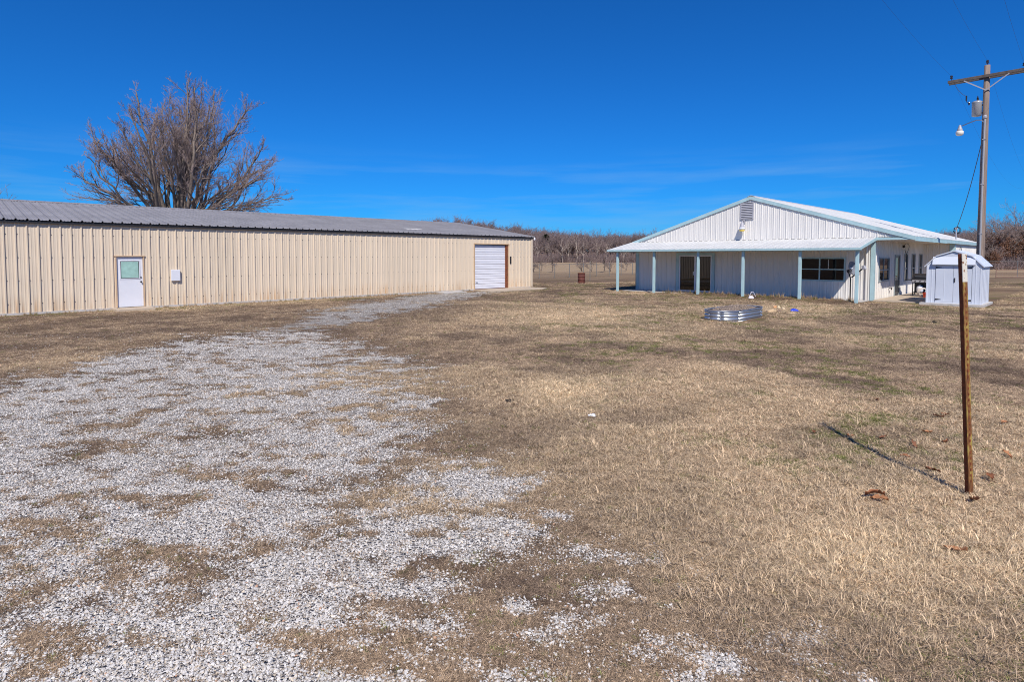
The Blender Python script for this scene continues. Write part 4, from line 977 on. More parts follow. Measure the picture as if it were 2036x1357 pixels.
# ------------------------------------------------------------------ galvanised raised bed
GALV = mat('galvanised_bed', srgb(188, 192, 198), rough=.42, metal=.85, var=.06, vscale=6)
BC = Vector((6.93, 17.55, 0)) + D2 * .518
bed = empty('raised_garden_bed', BC, ANG, 'oval galvanised corrugated raised garden bed heaped with wood chips on the lawn', 'garden bed')
br, bs, bh = .518, 1.65, .33
def oval(r_, n=14):
    pts = [(-r_ * math.cos(a), r_ * math.sin(a)) for a in np.linspace(-math.pi / 2, math.pi / 2, n)]       # near end, from -y to +y
    pts += [(bs + r_ * math.cos(a), r_ * math.sin(a)) for a in np.linspace(math.pi / 2, -math.pi / 2, n)]
    return pts
nprof = 33
def bed_panel(i0, i1):
    q = MB(); ring = oval(1.0); n_ = len(ring); idx = [k % n_ for k in range(i0, i1 + 1)]
    lay = []
    for j in range(nprof):
        z_ = -.03 + (bh + .03) * j / (nprof - 1); off = .018 * math.cos(2 * math.pi * 3.5 * j / (nprof - 1))
        for k in idx:
            x_, y_ = ring[k]; cx_ = 0 if x_ <= 0 else bs
            dx_, dy_ = (x_ - cx_), y_
            q.v.append((cx_ + dx_ * (br + off), dy_ * (br + off), z_))
    m_ = len(idx)
    for j in range(nprof - 1):
        for k in range(m_ - 1): q.f.append((j * m_ + k, j * m_ + k + 1, (j + 1) * m_ + k + 1, (j + 1) * m_ + k))
    q.f = [f[::-1] for f in q.f]
    o = q.build('bed_panel', GALV, bed, True); s_ = o.modifiers.new('solid', 'SOLIDIFY'); s_.thickness = .004; return o
for a, b_ in ((0, 5), (5, 8), (8, 13), (13, 14), (14, 19), (19, 22), (22, 27), (27, 28)): bed_panel(a, b_)
rim = MB(); ring = oval(br + .012); rim.tube([(x_, y_, bh) for x_, y_ in ring + ring[:1]], .014, 6, cap=False); rim.build('rim', GALV, bed, True)
for k in (0, 5, 8, 13, 19, 22, 27):
    x_, y_ = oval(br + .022)[k]
    for j in range(4): MB().lathe([(.012, -.006), (.012, .006), (.006, .010)], 8, (x_, y_, .05 + j * .088), (Vector((x_ if x_ <= 0 else x_ - bs, y_, 0)) * -1).normalized().to_track_quat('-Z', 'Y').to_matrix()).build('bolt', CHROME, bed)
MULCH = mat('wood_chip_soil', srgb(124, 108, 96), rough=.95, var=.4, vscale=18, bump=.6, bscale=40)
sm = MB(); nr = 7; ring = oval(1.0); n_ = len(ring)
for j in range(nr + 1):
    f_ = 1 - j / nr
    for x_, y_ in ring:
        cx_ = 0 if x_ <= 0 else bs; X_ = (cx_ - bs / 2) * (.25 + .75 * f_) + bs / 2 + (x_ - cx_) * f_ * (br - .02); Y_ = y_ * f_ * (br - .02)
        z_ = bh - .05 + .13 * (1 - f_ ** 1.6) * (1 + .3 * math.sin(5 * X_) * math.cos(7 * Y_)) + random.uniform(-.012, .012); sm.v.append((X_, Y_, z_))
for j in range(nr):
    for k in range(n_): a = j * n_ + k; b_ = j * n_ + (k + 1) % n_; sm.f.append((a, b_, b_ + n_, a + n_))
sm.f.append(tuple(nr * n_ + k for k in range(n_)))
sm.build('soil', MULCH, bed, True)
ch = MB(); r_ = random.Random(5)
for _ in range(900):
    a = r_.random() * 6.283; q = r_.random() ** .5 * .93; X_ = bs / 2 + math.cos(a) * q * (bs / 2 + br * .8); Y_ = math.sin(a) * q * br * .92
    f_ = min(1, math.hypot((X_ - bs / 2) / (bs / 2 + br), Y_ / br)); z_ = bh - .05 + .135 * (1 - f_ ** 1.6) + .006
    ch.box((-.03 * r_.uniform(.5, 1.5), -.009, -.004), (.03 * r_.uniform(.5, 1.5), .009, .004), Matrix.Rotation(r_.random() * 6.28, 3, 'Z') @ Matrix.Rotation(r_.gauss(0, .5), 3, 'Y'), (X_, Y_, z_))
cho = ch.build('wood_chips', mat('wood_chip', srgb(158, 140, 124), rough=.9, var=.5, vscale=25), bed); tag(cho, kind='stuff')

# ------------------------------------------------------------------ sandstones, blue cloth, bag on the lawn
def rock(name, px, py, sx_, sy_, sz_, col, seed, label, group=None, rzv=0.0):
    r_ = np.random.default_rng(seed); me_ = stone_mesh(seed + 50); me_.materials.clear(); me_.materials.append(col)
    o = bpy.data.objects.new(name, me_); COL.objects.link(o); p = ground_at(px, py); o.location = (p.x, p.y, sz_ * .25 + float(height(np.array([p.x]), np.array([p.y]))[0])); o.scale = (sx_, sy_ / .72, sz_ / .5); o.rotation_euler = (0.1, -.1, rzv)
    b_ = o.modifiers.new('bevel', 'BEVEL'); b_.width = .02; b_.segments = 2
    return tag(o, label, 'rock', group)
SAND = mat('sandstone', srgb(206, 176, 138), rough=.9, var=.25, vscale=7, bump=.4); SAND2 = mat('pale_sandstone', srgb(220, 196, 160), rough=.9, var=.2, vscale=9, bump=.4); SAND3 = mat('orange_sandstone', srgb(214, 160, 112), rough=.9, var=.2, vscale=9, bump=.4)
G_ = 'sandstone pieces beside the raised bed'
rock('sandstone_rock', 1535, 622, .42, .30, .16, SAND, 1, 'wide flat tan sandstone nearest to the galvanised raised bed', G_, .4)
rock('sandstone_rock', 1541, 612.5, .15, .13, .13, SAND3, 2, 'small orange sandstone at the left end of the stone pile', G_)
rock('sandstone_rock', 1548, 613, .13, .12, .15, SAND2, 3, 'small pale stone standing in the middle of the stone pile', G_)
rock('sandstone_rock', 1557, 615.5, .20, .17, .16, SAND2, 4, 'rounded pale stone at the right end of the stone pile', G_, .9)
rock('sandstone_rock', 1549, 620, .24, .12, .09, mat('dark_stone', srgb(120, 98, 84), rough=.9, var=.2), 6, 'low dark brown stone in front of the stone pile', G_, .2)
rock('sandstone_rock', 1573, 624, .46, .20, .05, SAND, 7, 'low tan stone slab lying flat right of the stone pile', G_, -.4)
def crumple(name, px, py, sx_, sy_, sz_, m_, label, cat, seed):
    p = ground_at(px, py); q = MB(); r_ = np.random.default_rng(seed); n_, mm = 18, 8
    for j in range(mm + 1):
        t = j / mm * math.pi / 2
        for k in range(n_):
            a = 2 * math.pi * k / n_; w_ = 1 + .28 * math.sin(3 * a + seed) * math.cos(t) + .22 * (r_.random() - .5)
            q.v.append((math.cos(a) * math.cos(t) * sx_ * w_, math.sin(a) * math.cos(t) * sy_ * w_, math.sin(t) * sz_ * (1 + .3 * math.sin(2 * a + 1) * math.cos(t)) + .02 * r_.random()))
    for j in range(mm):
        for k in range(n_): a = j * n_ + k; b_ = j * n_ + (k + 1) % n_; q.f.append((a, b_, b_ + n_, a + n_))
    q.f.append(tuple(range(n_))[::-1])
    o = q.build(name, m_, None, True); o.location = (p.x, p.y, float(height(np.array([p.x]), np.array([p.y]))[0])); return tag(o, label, cat)
crumple('blue_cloth', 1578.5, 619, .14, .10, .085, mat('blue_fabric', srgb(22, 62, 196), rough=.6, var=.2, vscale=14), 'crumpled bright blue cloth lying on the lawn by the stones', 'cloth', 3)
crumple('paper_scrap', 1178, 831, .045, .03, .02, mat('paper_white', srgb(226, 226, 230), rough=.6), 'tiny white paper scrap on the pale grass in mid lawn', 'paper', 5)
crumple('dark_clod', 1012, 802, .07, .03, .025, mat('dark_earth', srgb(46, 38, 32), rough=.9), 'small dark clod of earth on the lawn near the gravel edge', 'clod', 8)
crumple('dark_clod', 1857, 642, .07, .05, .05, MATS['dark_earth'], 'small dark clod on the lawn in front of the white shed', 'clod', 4)
wb_ = empty('white_bag', ground_at(1493, 596), 0, 'small white bag with upright loop handle at the porch edge', 'bag')
q = crumple('bag_body', 1493, 596, .12, .09, .12, mat('white_plastic', srgb(214, 206, 214), rough=.4), None, None, 9); q.parent = wb_; q.location = (0, 0, .04)
MB().tube([(-.07 + .30 * t, .02, .14 + .22 * math.sin(math.pi * min(1, t * 1.05)) ) for t in np.linspace(0, 1, 10)], .014, 6).build('bag_handle', MATS['white_plastic'], wb_)

# ------------------------------------------------------------------ rusty barrel
bp_ = ground_at(1156, 563)
RB = mat('rusty_barrel_paint', srgb(96, 52, 44), rough=.75, var=.4, vscale=6, bump=.3)
brl = empty('burn_barrel', bp_, 0, 'rusty dark red steel barrel standing in the field by the fence', 'barrel')
prof = [(.27, 0), (.28, .01), (.275, .03), (.275, .24), (.288, .255), (.275, .27), (.275, .48), (.288, .495), (.275, .51), (.275, .72), (.285, .735), (.285, .75), (.262, .75), (.262, .05), (.0, .05)]
MB().lathe([p_ for p_ in prof], 24).build('drum', RB, brl, True)
MB().lathe([(.288, .735), (.292, .742), (.288, .755), (.27, .757), (.268, .74)], 24).build('rim', RUST, brl, True)

# ------------------------------------------------------------------ fences
STEEL = mat('fence_steel', srgb(140, 138, 134), rough=.5, metal=.5)
def chain_fence(name, p0, dirv, spacing, count, hgt, label, skip=(), mesh_step=.16):
    ang = math.atan2(dirv[1], dirv[0]); f = empty(name, (p0[0], p0[1], 0), ang, label, 'fence')
    pm = MB().tube([(0, 0, -.3), (0, 0, hgt + .04)], .03, 8).lathe([(.035, 0), (.03, .03), (.0, .045)], 8, (0, 0, hgt + .04)).mesh('post', STEEL)
    for k in range(count):
        if k in skip: continue
        link_mesh('post', pm, f, (k * spacing, 0, 0))
    Lf = (count - 1) * spacing
    MB().tube([(0, 0, hgt), (Lf, 0, hgt)], .021, 6).build('top_rail', STEEL, f)
    w = MB(); n_ = int(Lf / mesh_step); hh = hgt - .04
    for k in range(-int(hh / mesh_step), n_):
        a = k * mesh_step
        for s_ in (1, -1):
            x0, x1 = (a, a + hh); za, zb = (.04, .04 + hh) if s_ > 0 else (.04 + hh, .04)
            t0 = max(0, -x0 / hh); t1 = min(1, (Lf - x0) / hh)
            if t1 - t0 < .05: continue
            w.tube([(x0 + hh * t0, -.03, za + (zb - za) * t0), (x0 + hh * t1, -.03, za + (zb - za) * t1)], .0022, 3, cap=False)
    tag(w.build('wire_mesh', STEEL, f), kind='stuff')
    return f
chain_fence('chain_link_fence', (2.44 - D1.x * 12.6, 51.6 - D1.y * 12.6), D1, 2.1, 26, 1.25, 'chain link fence across the field behind the rusty barrel')
fp = ground_at(1173, 559); tag(MB().tube([(fp.x, fp.y, -.3), (fp.x, fp.y, 1.55)], .028, 8).box((fp.x - .035, fp.y - .035, 1.5), (fp.x + .035, fp.y + .035, 1.57)).build('lone_fence_post', STEEL), 'lone thin metal post standing just right of the rusty barrel', 'post')
fr0 = ground_at(1958, 551); fdir = Vector((.96, -.10, 0)).normalized()
chain_fence('chain_link_fence', fr0, fdir, 2.9, 12, 1.5, 'taller chain link fence right of the shed before the oak trees')
g0 = ground_at(1962, 553) + Vector((0, -1.0, 0)); gt = empty('pipe_gate', g0, math.atan2(fdir.y, fdir.x), 'rusty brown pipe gate panel in front of the fence right of shed', 'gate')
GP = mat('gate_pipe_rust', srgb(128, 98, 86), rough=.7, var=.2)
for z_ in (.12, .32, .52, .74, .98): MB().tube([(0, 0, z_), (14, 0, z_)], .028, 6).build('rail', GP, gt)
for k in range(6): MB().tube([(k * 2.8, 0, -.2), (k * 2.8, 0, 1.02)], .032, 6).build('upright', GP, gt)

# ------------------------------------------------------------------ bare trees
def grow_tree(seed, limbs, levels, r0, mb_big, mb_small, kids, seg, ratio, up=.25, spread=.7, minr=.006, small_level=2, f0=(.28, .58)):
    """limbs: list of polylines (points, start radius). Every branch throws out side branches down to the last level."""
    rd_ = random.Random(seed)
    def branch(p, d, l, r, lev):
        n = seg[lev]; pts = [p.copy()]; rad = [r]; dd = d.copy()
        for k in range(n):
            dd = (dd + Vector((rd_.gauss(0, .16), rd_.gauss(0, .16), rd_.gauss(0, .12) + up * .22))).normalized()
            pts.append(pts[-1] + dd * l / n); rad.append(max(minr * .5, r * (1 - .8 * (k + 1) / n)))
        mb = mb_big if lev < small_level else mb_small
        mb.tube(pts, rad, 5 if lev < 2 else 3, cap=False)
        if lev + 1 < levels: throw(pts, rad, l, lev + 1)
    def throw(pts, rad, l, lev):
        m = kids[lev]
        for k in range(m):
            t = .18 + .82 * (k + rd_.random()) / m
            f = t * (len(pts) - 1); i = min(int(f), len(pts) - 2); p = pts[i].lerp(pts[i + 1], f - i)
            d = (pts[i + 1] - pts[i]).normalized(); q = Vector((rd_.gauss(0, 1), rd_.gauss(0, 1), rd_.gauss(0, .7))); q = (q - d * q.dot(d)).normalized()
            a = spread * rd_.uniform(.6, 1.35); nd_ = (d * math.cos(a) + q * math.sin(a)).normalized()
            r = max(minr, min(rad[i] * .62, r0 * ratio[lev]))
            branch(p, nd_, l * rd_.uniform(*(f0 if lev == 0 else (.28, .58))) * ((1.25 - 1.0 * t) if lev == 0 and f0[0] < .2 else (1.15 - .45 * t)), r, lev)
    for pts, r in limbs:
        pts = [Vector(p) for p in pts]
        # subdivide with a slight wander
        fine = []
        for a, b in zip(pts[:-1], pts[1:]):
            for k in range(3): fine.append(a.lerp(b, k / 3) + Vector((rd_.gauss(0, .09), rd_.gauss(0, .09), rd_.gauss(0, .05))) * (1 if fine else 0))
        fine.append(pts[-1]); n = len(fine)
        rad = [r * (1 - .88 * (k / (n - 1)) ** .8) + .008 for k in range(n)]
        mb_big.tube(fine, rad, 7, cap=False)
        L_ = sum((b - a).length for a, b in zip(fine[:-1], fine[1:]))
        throw(fine[1:], rad[1:], L_, 0)
BARK = mat('grey_bark', srgb(126, 112, 101), rough=.95, var=.35, vscale=2.5, stretch=(3, 3, 1), bump=.4, bscale=10)
TWIG = mat('reddish_twigs', srgb(144, 125, 118), rough=.9, var=.2, vscale=1.5)
big = empty('big_bare_tree', (-24.6, 42.0, 0), 0, 'huge bare spreading tree with many stems behind the tan barn', 'tree')
bb, tw = MB(), MB()
S_ = 42 / FPX
def pt(px, py, dy): return (((px - 345) * .81 + 12) * S_ * (1 + dy / 42), dy, 2 + (510 - py) * .975 * S_ * (1 + dy / 42))
fk = [(0, 0, 2.2), (-.3, .2, 2.0), (.3, -.2, 2.1), (.1, .3, 1.9)]
lim = []
def limb(pp, r): lim.append(([fk[len(lim) % 4]] + [pt(*p) for p in pp], r))
limb([(318, 410, -.8), (320, 330, -1.4), (308, 250, -2), (294, 180, -2.2)], .26)
limb([(338, 400, .6), (345, 320, 1), (340, 240, 1.5), (350, 172, 1.5)], .25)
limb([(362, 405, -.6), (382, 330, -1.4), (396, 250, -1.2), (392, 160, -1)], .28)
limb([(372, 395, .8), (398, 310, 1.8), (432, 250, 2.8), (462, 215, 3)], .24)
limb([(390, 400, -1.2), (424, 300, -2), (434, 230, -2), (432, 170, -2)], .22)
limb([(300, 400, 1), (272, 320, 2), (250, 260, 3), (236, 222, 3)], .2)
limb([(298, 405, -1.5), (270, 345, -3), (242, 295, -4), (232, 268, -4)], .2)
limb([(290, 408, .8), (255, 365, 2), (222, 322, 3.0), (202, 296, 3.4)], .18)
limb([(285, 415, -1.8), (245, 385, -3.0), (208, 356, -4), (192, 338, -4)], .17)
limb([(285, 418, .4), (250, 398, .8), (215, 380, 1.2), (196, 372, 1.2)], .13)
limb([(280, 424, -1), (240, 412, -1.5), (205, 402, -2)], .11)
limb([(410, 410, 1.2), (446, 360, 2.4), (470, 318, 3.4), (482, 288, 4.0)], .19)
limb([(412, 415, -1.6), (452, 375, -3.0), (490, 340, -4), (508, 322, -4)], .18)
limb([(415, 420, 0), (465, 385, .2), (510, 362, .4), (540, 352, .4)], .17)
limb([(420, 425, 1.8), (470, 402, 2.8), (510, 390, 3.4), (540, 396, 3.6)], .13)
limb([(410, 426, -1.8), (460, 415, -2.6), (510, 412, -3)], .11)
limb([(345, 400, 3), (330, 330, 4.5), (310, 270, 5.5), (292, 235, 6)], .18)
limb([(355, 400, -3), (372, 330, -4.5), (378, 270, -5.5), (368, 215, -6)], .18)
limb([(330, 400, 2), (318, 300, 3), (322, 220, 3.2)], .16); limb([(365, 400, 2.5), (370, 300, 3.5), (372, 210, 3.6)], .16)
limb([(400, 410, 4), (418, 350, 5.5), (436, 300, 6)], .15); limb([(310, 410, -4), (285, 350, -5.5), (268, 310, -6)], .15)
er = random.Random(12); ex = [165, 200, 240, 290, 350, 390, 440, 470, 500, 540, 575]; ey = [340, 292, 222, 172, 175, 165, 182, 215, 285, 328, 385]
for k in range(46):
    px = er.uniform(185, 555); top = float(np.interp(px, ex, ey)); py = min(415, top + 12 + 110 * er.random() ** 1.5); dy = er.uniform(-1, 1) * 5.5 * math.sqrt(max(.1, 1 - ((px - 360) / 230) ** 2))
    mx, my = 345 + (px - 345) * .42, 425 + (py - 425) * .30
    limb([(mx, my, dy * .35), (345 + (px - 345) * .78 + er.uniform(-8, 8), 425 + (py - 425) * .66, dy * .75), (px, py, dy)], er.uniform(.06, .11))
lim = [(p_, r_ * .8) for p_, r_ in lim]
grow_tree(3, lim, 4, .26, bb, tw, [11, 6, 5, 3], [4, 3, 2, 2], [.22, .10, .055, .035], up=.34, spread=.52, minr=.0075, small_level=1, f0=(.13, .36))
bb.tube([(0, 0, -.4), (0, 0, .3), (0, 0, 1.4), (.05, 0, 2.4)], [.75, .62, .52, .5], 12)
bb.build('trunk', BARK, big, True); tw.build('crown', TWIG, big)
print('big tree faces', len(bb.f), len(tw.f))

# kinds of smaller trees for the wood and for the single trees
def small_tree(seed, hgt, wid, dens=1.0, low=.3, lean=0.0, kids=(7, 5, 4), minr=.012, r=.13):
    rd_ = random.Random(seed); b_, t_ = MB(), MB(); L_ = []
    tip = Vector((rd_.uniform(-.4, .4) + lean, rd_.uniform(-.4, .4), hgt * .92))
    L_.append(([(0, 0, -.4), (tip.x * .2, tip.y * .2, hgt * .3), (tip.x * .6, tip.y * .6, hgt * .62), tuple(tip)], r))
    for k in range(int(5 * dens)):
        a = rd_.random() * 6.283; z0 = hgt * rd_.uniform(low, .55); w_ = wid * rd_.uniform(.6, 1.0)
        L_.append(([(tip.x * z0 / hgt * .6, tip.y * z0 / hgt * .6, z0), (math.cos(a) * w_ * .45, math.sin(a) * w_ * .45, z0 + hgt * .18), (math.cos(a) * w_, math.sin(a) * w_, min(hgt * .97, z0 + hgt * rd_.uniform(.28, .48)))], r * .55))
    grow_tree(seed + 99, L_, 3, r, b_, t_, list(kids), [3, 2, 2], [.35, .16, .1], up=.3, spread=.65, minr=minr, small_level=1)
    return b_, t_
PALEB = mat('pale_trunk_bark', srgb(162, 148, 136), rough=.9, var=.25, vscale=1.5)
WOODM = mat('wood_twigs', srgb(128, 110, 106), rough=.95, var=.3, vscale=.08)
# hill behind the field
def hill_h(x, y):
    base = sstep(188, 330, y) * (5.0 + 9.0 * (1 - sstep(-32, 48, x)) * sstep(-75, -30, x) + 2.5 * sstep(150, 330, x)) * (1 + .25 * (fbm(x * .02, y * .02, 5, 3) - .5))
    return base + .25 * (fbm(x * .06, y * .06, 6, 3)) * sstep(186, 200, y)
hx = np.linspace(-420, 520, 110); hy = np.linspace(184, 520, 60); HX, HY = np.meshgrid(hx, hy); HZ = hill_h(HX, HY) - .25 * (1 - sstep(184, 190, HY))
me = bpy.data.meshes.new('hill'); iv = np.arange(HX.size).reshape(HX.shape)
me.from_pydata(np.stack([HX.ravel(), HY.ravel(), HZ.ravel()], 1).tolist(), [], np.stack([iv[:-1, :-1], iv[:-1, 1:], iv[1:, 1:], iv[1:, :-1]], -1).reshape(-1, 4).tolist())
me.materials.append(mat('leaf_litter', srgb(116, 94, 80), rough=1, var=.25, vscale=.3)); me.polygons.foreach_set('use_smooth', [True] * len(me.polygons))
tag(link_mesh('hill', me), kind='structure')
protos = []
for k in range(6):
    b_, t_ = small_tree(200 + k, 8.2, 2.6, 1.2, kids=(9, 6, 4), minr=.020, r=.15); q = MB(); q.v = b_.v + t_.v; nb_ = len(b_.v); q.f = b_.f + [tuple(i + nb_ for i in f) for f in t_.f]
    protos.append(q.mesh('wood_tree', WOODM))
nw_ = 4200
wy = 192 + 190 * rng.random(nw_) ** 1.25; wx = (rng.random(nw_) * 2.5 - 1.15) * wy
ok = ~((np.abs(wx / wy - .52) < .20) & False); wx, wy = wx[ok], wy[ok]; nw_ = len(wx)
ws = .72 + .42 * rng.random(nw_)
scatter('woodland', np.stack([wx, wy, hill_h(wx, wy) - .1], 1), np.stack([0 * wx, 0 * wx, rng.random(nw_) * 6.28], 1), np.stack([ws, ws, ws], 1), np.zeros((nw_, 3)), rng.integers(0, 6, nw_), protos, 'distant bare winter wood covering the low hill beyond the field', 'woodland')
bp2 = []
for k in range(3):
    q = MB(); rr = random.Random(k)
    for _ in range(70):
        a = rr.random() * 6.28; l = rr.uniform(.5, 1.7); e = rr.uniform(.5, 1.4); s0 = Vector((rr.gauss(0, .5), rr.gauss(0, .5), 0)); d = Vector((math.cos(a) * math.cos(e), math.sin(a) * math.cos(e), math.sin(e)))
        q.tube([s0, s0 + d * l * .6, s0 + d * l + Vector((0, 0, .1))], [.02, .012, .006], 3, cap=False)
    bp2.append(q.mesh('brush', WOODM))
nb2 = 1600; ux = rng.random(nb2) * 560 - 190; uy = 186 + 9 * rng.random(nb2); us_ = 1 + 1.3 * rng.random(nb2)
scatter('undergrowth', np.stack([ux, uy, hill_h(ux, uy)], 1), np.stack([0 * ux, 0 * ux, rng.random(nb2) * 6.28], 1), np.stack([us_, us_, us_], 1), np.zeros((nb2, 3)), rng.integers(0, 3, nb2), bp2, 'grey brown brush along the foot of the wooded hill', 'brush')

def copy_tree(kind, loc, s_, rz_, name, label, group):
    o = empty(name, loc, rz_, label, 'tree', group); o.scale = (s_, s_, s_)
    for nm, me_ in kind: link_mesh(nm, me_, o)
    return o
def kind_of(seed, *a, bark=BARK, twig=TWIG, **k):
    b_, t_ = small_tree(seed, *a, **k); return [('trunk', b_.mesh('trunk', bark, True)), ('crown', t_.mesh('crown', twig))]
pk = [kind_of(300 + k, 8.0, 2.6, 1.0, low=.2, bark=PALEB, twig=WOODM, minr=.02, r=.17, kids=(7, 5, 4)) for k in range(3)]
for k, (px, sc_, lab) in enumerate([(1068, .9, 'pale trunked bare tree at the wood edge just right of the barn corner'), (1092, .8, 'pale trunked bare tree at the wood edge below the dark cedar'), (1118, 1.0, 'pale trunked bare tree at the wood edge left of the rusty barrel'), (1130, 1.05, 'tall pale trunked bare tree at the wood edge above the rusty barrel, left one'), (1147, 1.1, 'tall pale trunked bare tree at the wood edge directly above the barrel'), (1160, 1.0, 'pale trunked bare tree at the wood edge just right of the barrel'), (1187, .95, 'pale trunked bare tree at the wood edge midway between barrel and porch'), (1206, .85, 'pale trunked bare tree at the wood edge left of the porch roof tip'), (1240, .8, 'pale trunked bare tree seen between the two leftmost porch posts')]):
    y_ = 189 - 2 * (k % 3); copy_tree(pk[k % 3], ((px - 1018) / FPX * y_, y_, .1), sc_, k * 1.7, 'pale_bare_tree', lab, 'pale trunked trees at the wood edge')
# saplings and shrubs behind the fence
sk = [kind_of(340 + k, 3.0, 1.3, 1.6, low=.03, twig=WOODM, minr=.014, r=.07, kids=(7, 5, 3)) for k in range(3)]
for k, (px, dist, sc_, lab) in enumerate([(1061, 70, .85, 'leafless shrub behind the fence at the barn corner'), (1076, 74, .9, 'leafless shrub behind the fence a little right of the barn corner'), (1098, 72, 1.0, 'leafless shrub behind the fence left of the barrel, under the cedar'), (1156, 76, .95, 'thin leafless sapling behind the fence right above the barrel'), (1176, 73, 1.05, 'leafless sapling behind the fence by the lone post'), (1201, 72, 1.05, 'broad leafless shrub behind the fence left of the porch tip'), (1213, 75, .9, 'leafless shrub behind the fence under the porch roof tip'), (1245, 78, .9, 'leafless shrub behind the fence between the leftmost porch posts')]):
    o = copy_tree(sk[k % 3], ((px - 1018) / FPX * dist, dist, 0), sc_ * .72, k * 2.1, 'leafless_shrub', lab, 'leafless shrubs behind the chain link fence'); o['category'] = 'shrub'
# evergreen
CED = mat('cedar_green', srgb(76, 82, 54), rough=.9, var=.35, vscale=1.2)
cd = empty('cedar_tree', ((1085 - 1018) / FPX * 200, 200, 4.2), 0, 'dark green cedar standing out of the bare wood right of the barn', 'tree')
MB().tube([(0, 0, -1), (0, 0, 7)], [.18, .05], 8).build('trunk', BARK, cd)
q = MB(); rr = random.Random(4)
for _ in range(2600):
    t = rr.random() ** .8; z_ = .8 + 4.6 * t; a = rr.random() * 6.28; R_ = (1 - t) ** .55 * 3.0 * (.75 + .35 * math.sin(z_ * 3 + 2 * a)) * rr.random() ** .4
    c = Vector((math.cos(a) * R_, math.sin(a) * R_, z_)); d = Vector((math.cos(a), math.sin(a), rr.uniform(-.2, .7))) * rr.uniform(.2, .5); s_ = Vector((-math.sin(a), math.cos(a), rr.uniform(-.5, .5))) * .09
    i = len(q.v); q.v += [tuple(c - s_), tuple(c + s_), tuple(c + d)]; q.f.append((i, i + 1, i + 2))
q.build('crown', CED, cd)
# trees to the right, beyond the tall fence
ok_ = [kind_of(400 + k, 9.5, 4.6, 2.0, low=.2, twig=TWIG, minr=.013, r=.22, kids=(9, 6, 5)) for k in range(3)]
OAKL = mat('brown_oak_leaves', srgb(116, 82, 62), rough=.9, var=.35, vscale=1.5)
def leafy(seed, hgt, wid, n):
    q = MB(); rr = random.Random(seed)
    for _ in range(n):
        u_, v_ = rr.random() * 6.28, rr.uniform(-.6, 1); rr_ = rr.random() ** .35; lob = .8 + .25 * math.sin(3 * u_ + seed) + .15 * math.sin(7 * u_)
        c = Vector((math.cos(u_) * math.sqrt(1 - v_ * v_) * wid * rr_ * lob, math.sin(u_) * math.sqrt(1 - v_ * v_) * wid * rr_ * lob, hgt * .55 + v_ * hgt * .42 * rr_))
        a = Vector((rr.gauss(0, 1), rr.gauss(0, 1), rr.gauss(0, 1))).normalized() * .13; b_ = a.cross(Vector((rr.gauss(0, 1), rr.gauss(0, 1), rr.gauss(0, 1)))).normalized() * .10
        i = len(q.v); q.v += [tuple(c - a), tuple(c + b_), tuple(c + a), tuple(c - b_)]; q.f.append((i, i + 1, i + 2, i + 3))
    return q.mesh('leaves', OAKL)
lf = [leafy(k, 7.0, 3.2, 4200) for k in range(2)]
for k, (px, dist, sc_, kd, leaf, lab) in enumerate([(1893, 100, .55, 0, None, 'small bare tree left of the utility pole beyond the house roof'), (1916, 108, .62, 1, None, 'bare tree peeping over the house roof just left of the pole'), (1936, 102, .62, 2, None, 'bare tree directly behind the utility pole'), (1962, 96, .72, 0, None, 'bare tree just right of the utility pole'), (1984, 92, .80, 1, 0, 'oak keeping russet brown leaves right of the utility pole'), (2012, 98, 1.0, 2, None, 'tallest bare tree at the right edge behind the russet oak'), (2032, 94, .85, 0, 1, 'brown leaved oak at the right edge of the view'), (2066, 92, .9, 1, None, 'bare tree beyond the right edge of the fence'), (1972, 86, .42, 2, 1, 'low bushy brown oak sapling at the fence foot right of pole')]):
    o = copy_tree(ok_[kd], ((px - 1018) / FPX * dist, dist, 0), sc_, k * 1.3 + .4, 'field_tree', lab, 'trees beyond the tall fence')
    if leaf is not None: link_mesh('leaves', lf[leaf], o)
nb3 = 260; ux = 70 + rng.random(nb3) * 60; uy = 88 + 26 * rng.random(nb3); us_ = .9 + 1.1 * rng.random(nb3)
scatter('hedgerow_brush', np.stack([ux, uy, 0 * ux], 1), np.stack([0 * ux, 0 * ux, rng.random(nb3) * 6.28], 1), np.stack([us_, us_, us_], 1), np.zeros((nb3, 3)), rng.integers(0, 3, nb3), bp2, 'grey brown brush under the trees at the right edge', 'brush')
# one more tree top showing over the barn roof at the far left
copy_tree(ok_[1], (-47.8, 53.0, 0), .80, 1.0, 'field_tree', 'bare tree top showing above the barn roof at the left edge', 'trees behind the barn')

# ------------------------------------------------------------------ weeds at the porch edge and wall feet
wm = [tuft_mesh(60 + k, 20, .26, 1.15, .007, .06) for k in range(3)]
n1 = 220
t_ = rng.random(n1) * 9.5 + .2; x_ = -2.05 + rng.normal(0, .14, n1); wxp = HOUSE.x + D1.x * x_ + D2.x * t_; wyp = HOUSE.y + D1.y * x_ + D2.y * t_
n2 = 420
x2 = -33 * rng.random(n2) ** 1.0; y2 = -.06 - .12 * rng.random(n2); bad = ((x2 > -5.3) & (x2 < -.3)) | ((x2 > -22.95) & (x2 < -21.5)); x2, y2 = x2[~bad], y2[~bad]
wxp = np.concatenate([wxp, BARN.x + D1.x * x2 + D2.x * y2]); wyp = np.concatenate([wyp, BARN.y + D1.y * x2 + D2.y * y2]); n = len(wxp)
s_ = np.concatenate([.35 + .75 * rng.random(n1) ** 2, .25 + .35 * rng.random(len(x2))]); z = np.zeros((n, 3))
tint = mixc(C3(196, 168, 128) + z, C3(150, 124, 92), rng.random(n)); gsel = rng.random(n) < .22; tint = np.where(gsel[:, None], C3(108, 110, 58) + z, tint)
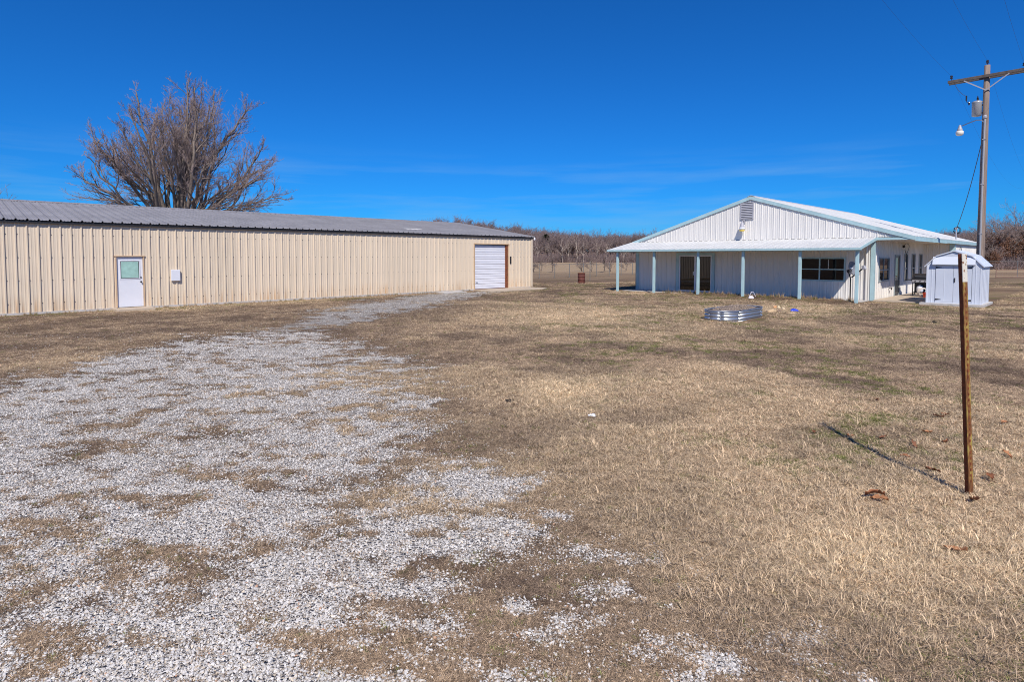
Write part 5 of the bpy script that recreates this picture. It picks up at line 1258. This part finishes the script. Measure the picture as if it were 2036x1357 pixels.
scatter('wall_foot_weeds', np.stack([wxp, wyp, height(wxp, wyp)], 1), np.stack([z[:, 0], z[:, 0], rng.random(n) * 6.28], 1), np.stack([s_, s_, s_], 1), tint, rng.integers(0, 3, n), wm, 'straggly dry weeds along the porch edge and barn foot', 'weeds')

# ------------------------------------------------------------------ fallen leaves
LEAF = [mat('dead_leaf_%d' % k, c, rough=.7, var=.25, vscale=30) for k, c in enumerate((srgb(150, 96, 62), srgb(176, 122, 82), srgb(120, 76, 50)))]
def leaf_mesh(seed, m_):
    rr = random.Random(seed); q = MB(); n_ = 9; L_ = .055
    for k in range(n_):
        t = k / (n_ - 1); w_ = math.sin(math.pi * min(1, t * .95 + .04)) * L_ * (.42 + .16 * math.sin(t * 19 + seed)); zc_ = .012 + .016 * math.sin(t * 3 + seed) + .004
        q.v += [(-L_ + 2 * L_ * t, -w_, zc_ + .018 * rr.random() + .008), (-L_ + 2 * L_ * t, 0, zc_), (-L_ + 2 * L_ * t, w_, zc_ + .018 * rr.random() + .006)]
    for k in range(n_ - 1):
        a = 3 * k; q.f += [(a, a + 3, a + 4, a + 1), (a + 1, a + 4, a + 5, a + 2)]
    return q.mesh('dead_leaf', m_, True)
lms = [leaf_mesh(k, LEAF[k % 3]) for k in range(6)]
near_post = [(1740, 992, 1.5), (1748, 998, 1.2), (1816, 887, 1.1), (1880, 880, 1.0), (1845, 862, .9), (1853, 938, 1.1), (1968, 955, 1.2), (1996, 848, 1.1), (1867, 833, 1.0), (1880, 828, .9), (1744, 800, .9), (1755, 872, .8), (1800, 908, .8), (2002, 908, 1.0), (1940, 1000, 1.4), (1690, 868, .8), (1900, 1098, 1.2), (1618, 862, .7)]
for k, (px, py, s_) in enumerate(near_post):
    p = ground_at(px, py); o = link_mesh('dead_leaf', lms[k % 6], None, (p.x, p.y, float(height(np.array([p.x]), np.array([p.y]))[0]) + .012)); o.rotation_euler = (random.uniform(-.3, .3), random.uniform(-.3, .3), k * 2.3); o.scale = (s_,) * 3
    tag(o, 'curled brown dead leaf lying in the grass around the rusty post', 'leaf', 'dead leaves around the rusty post')
print('objects', len(bpy.data.objects), 'tris', sum(len(m_.loop_triangles) or len(m_.polygons) * 2 for m_ in bpy.data.meshes))
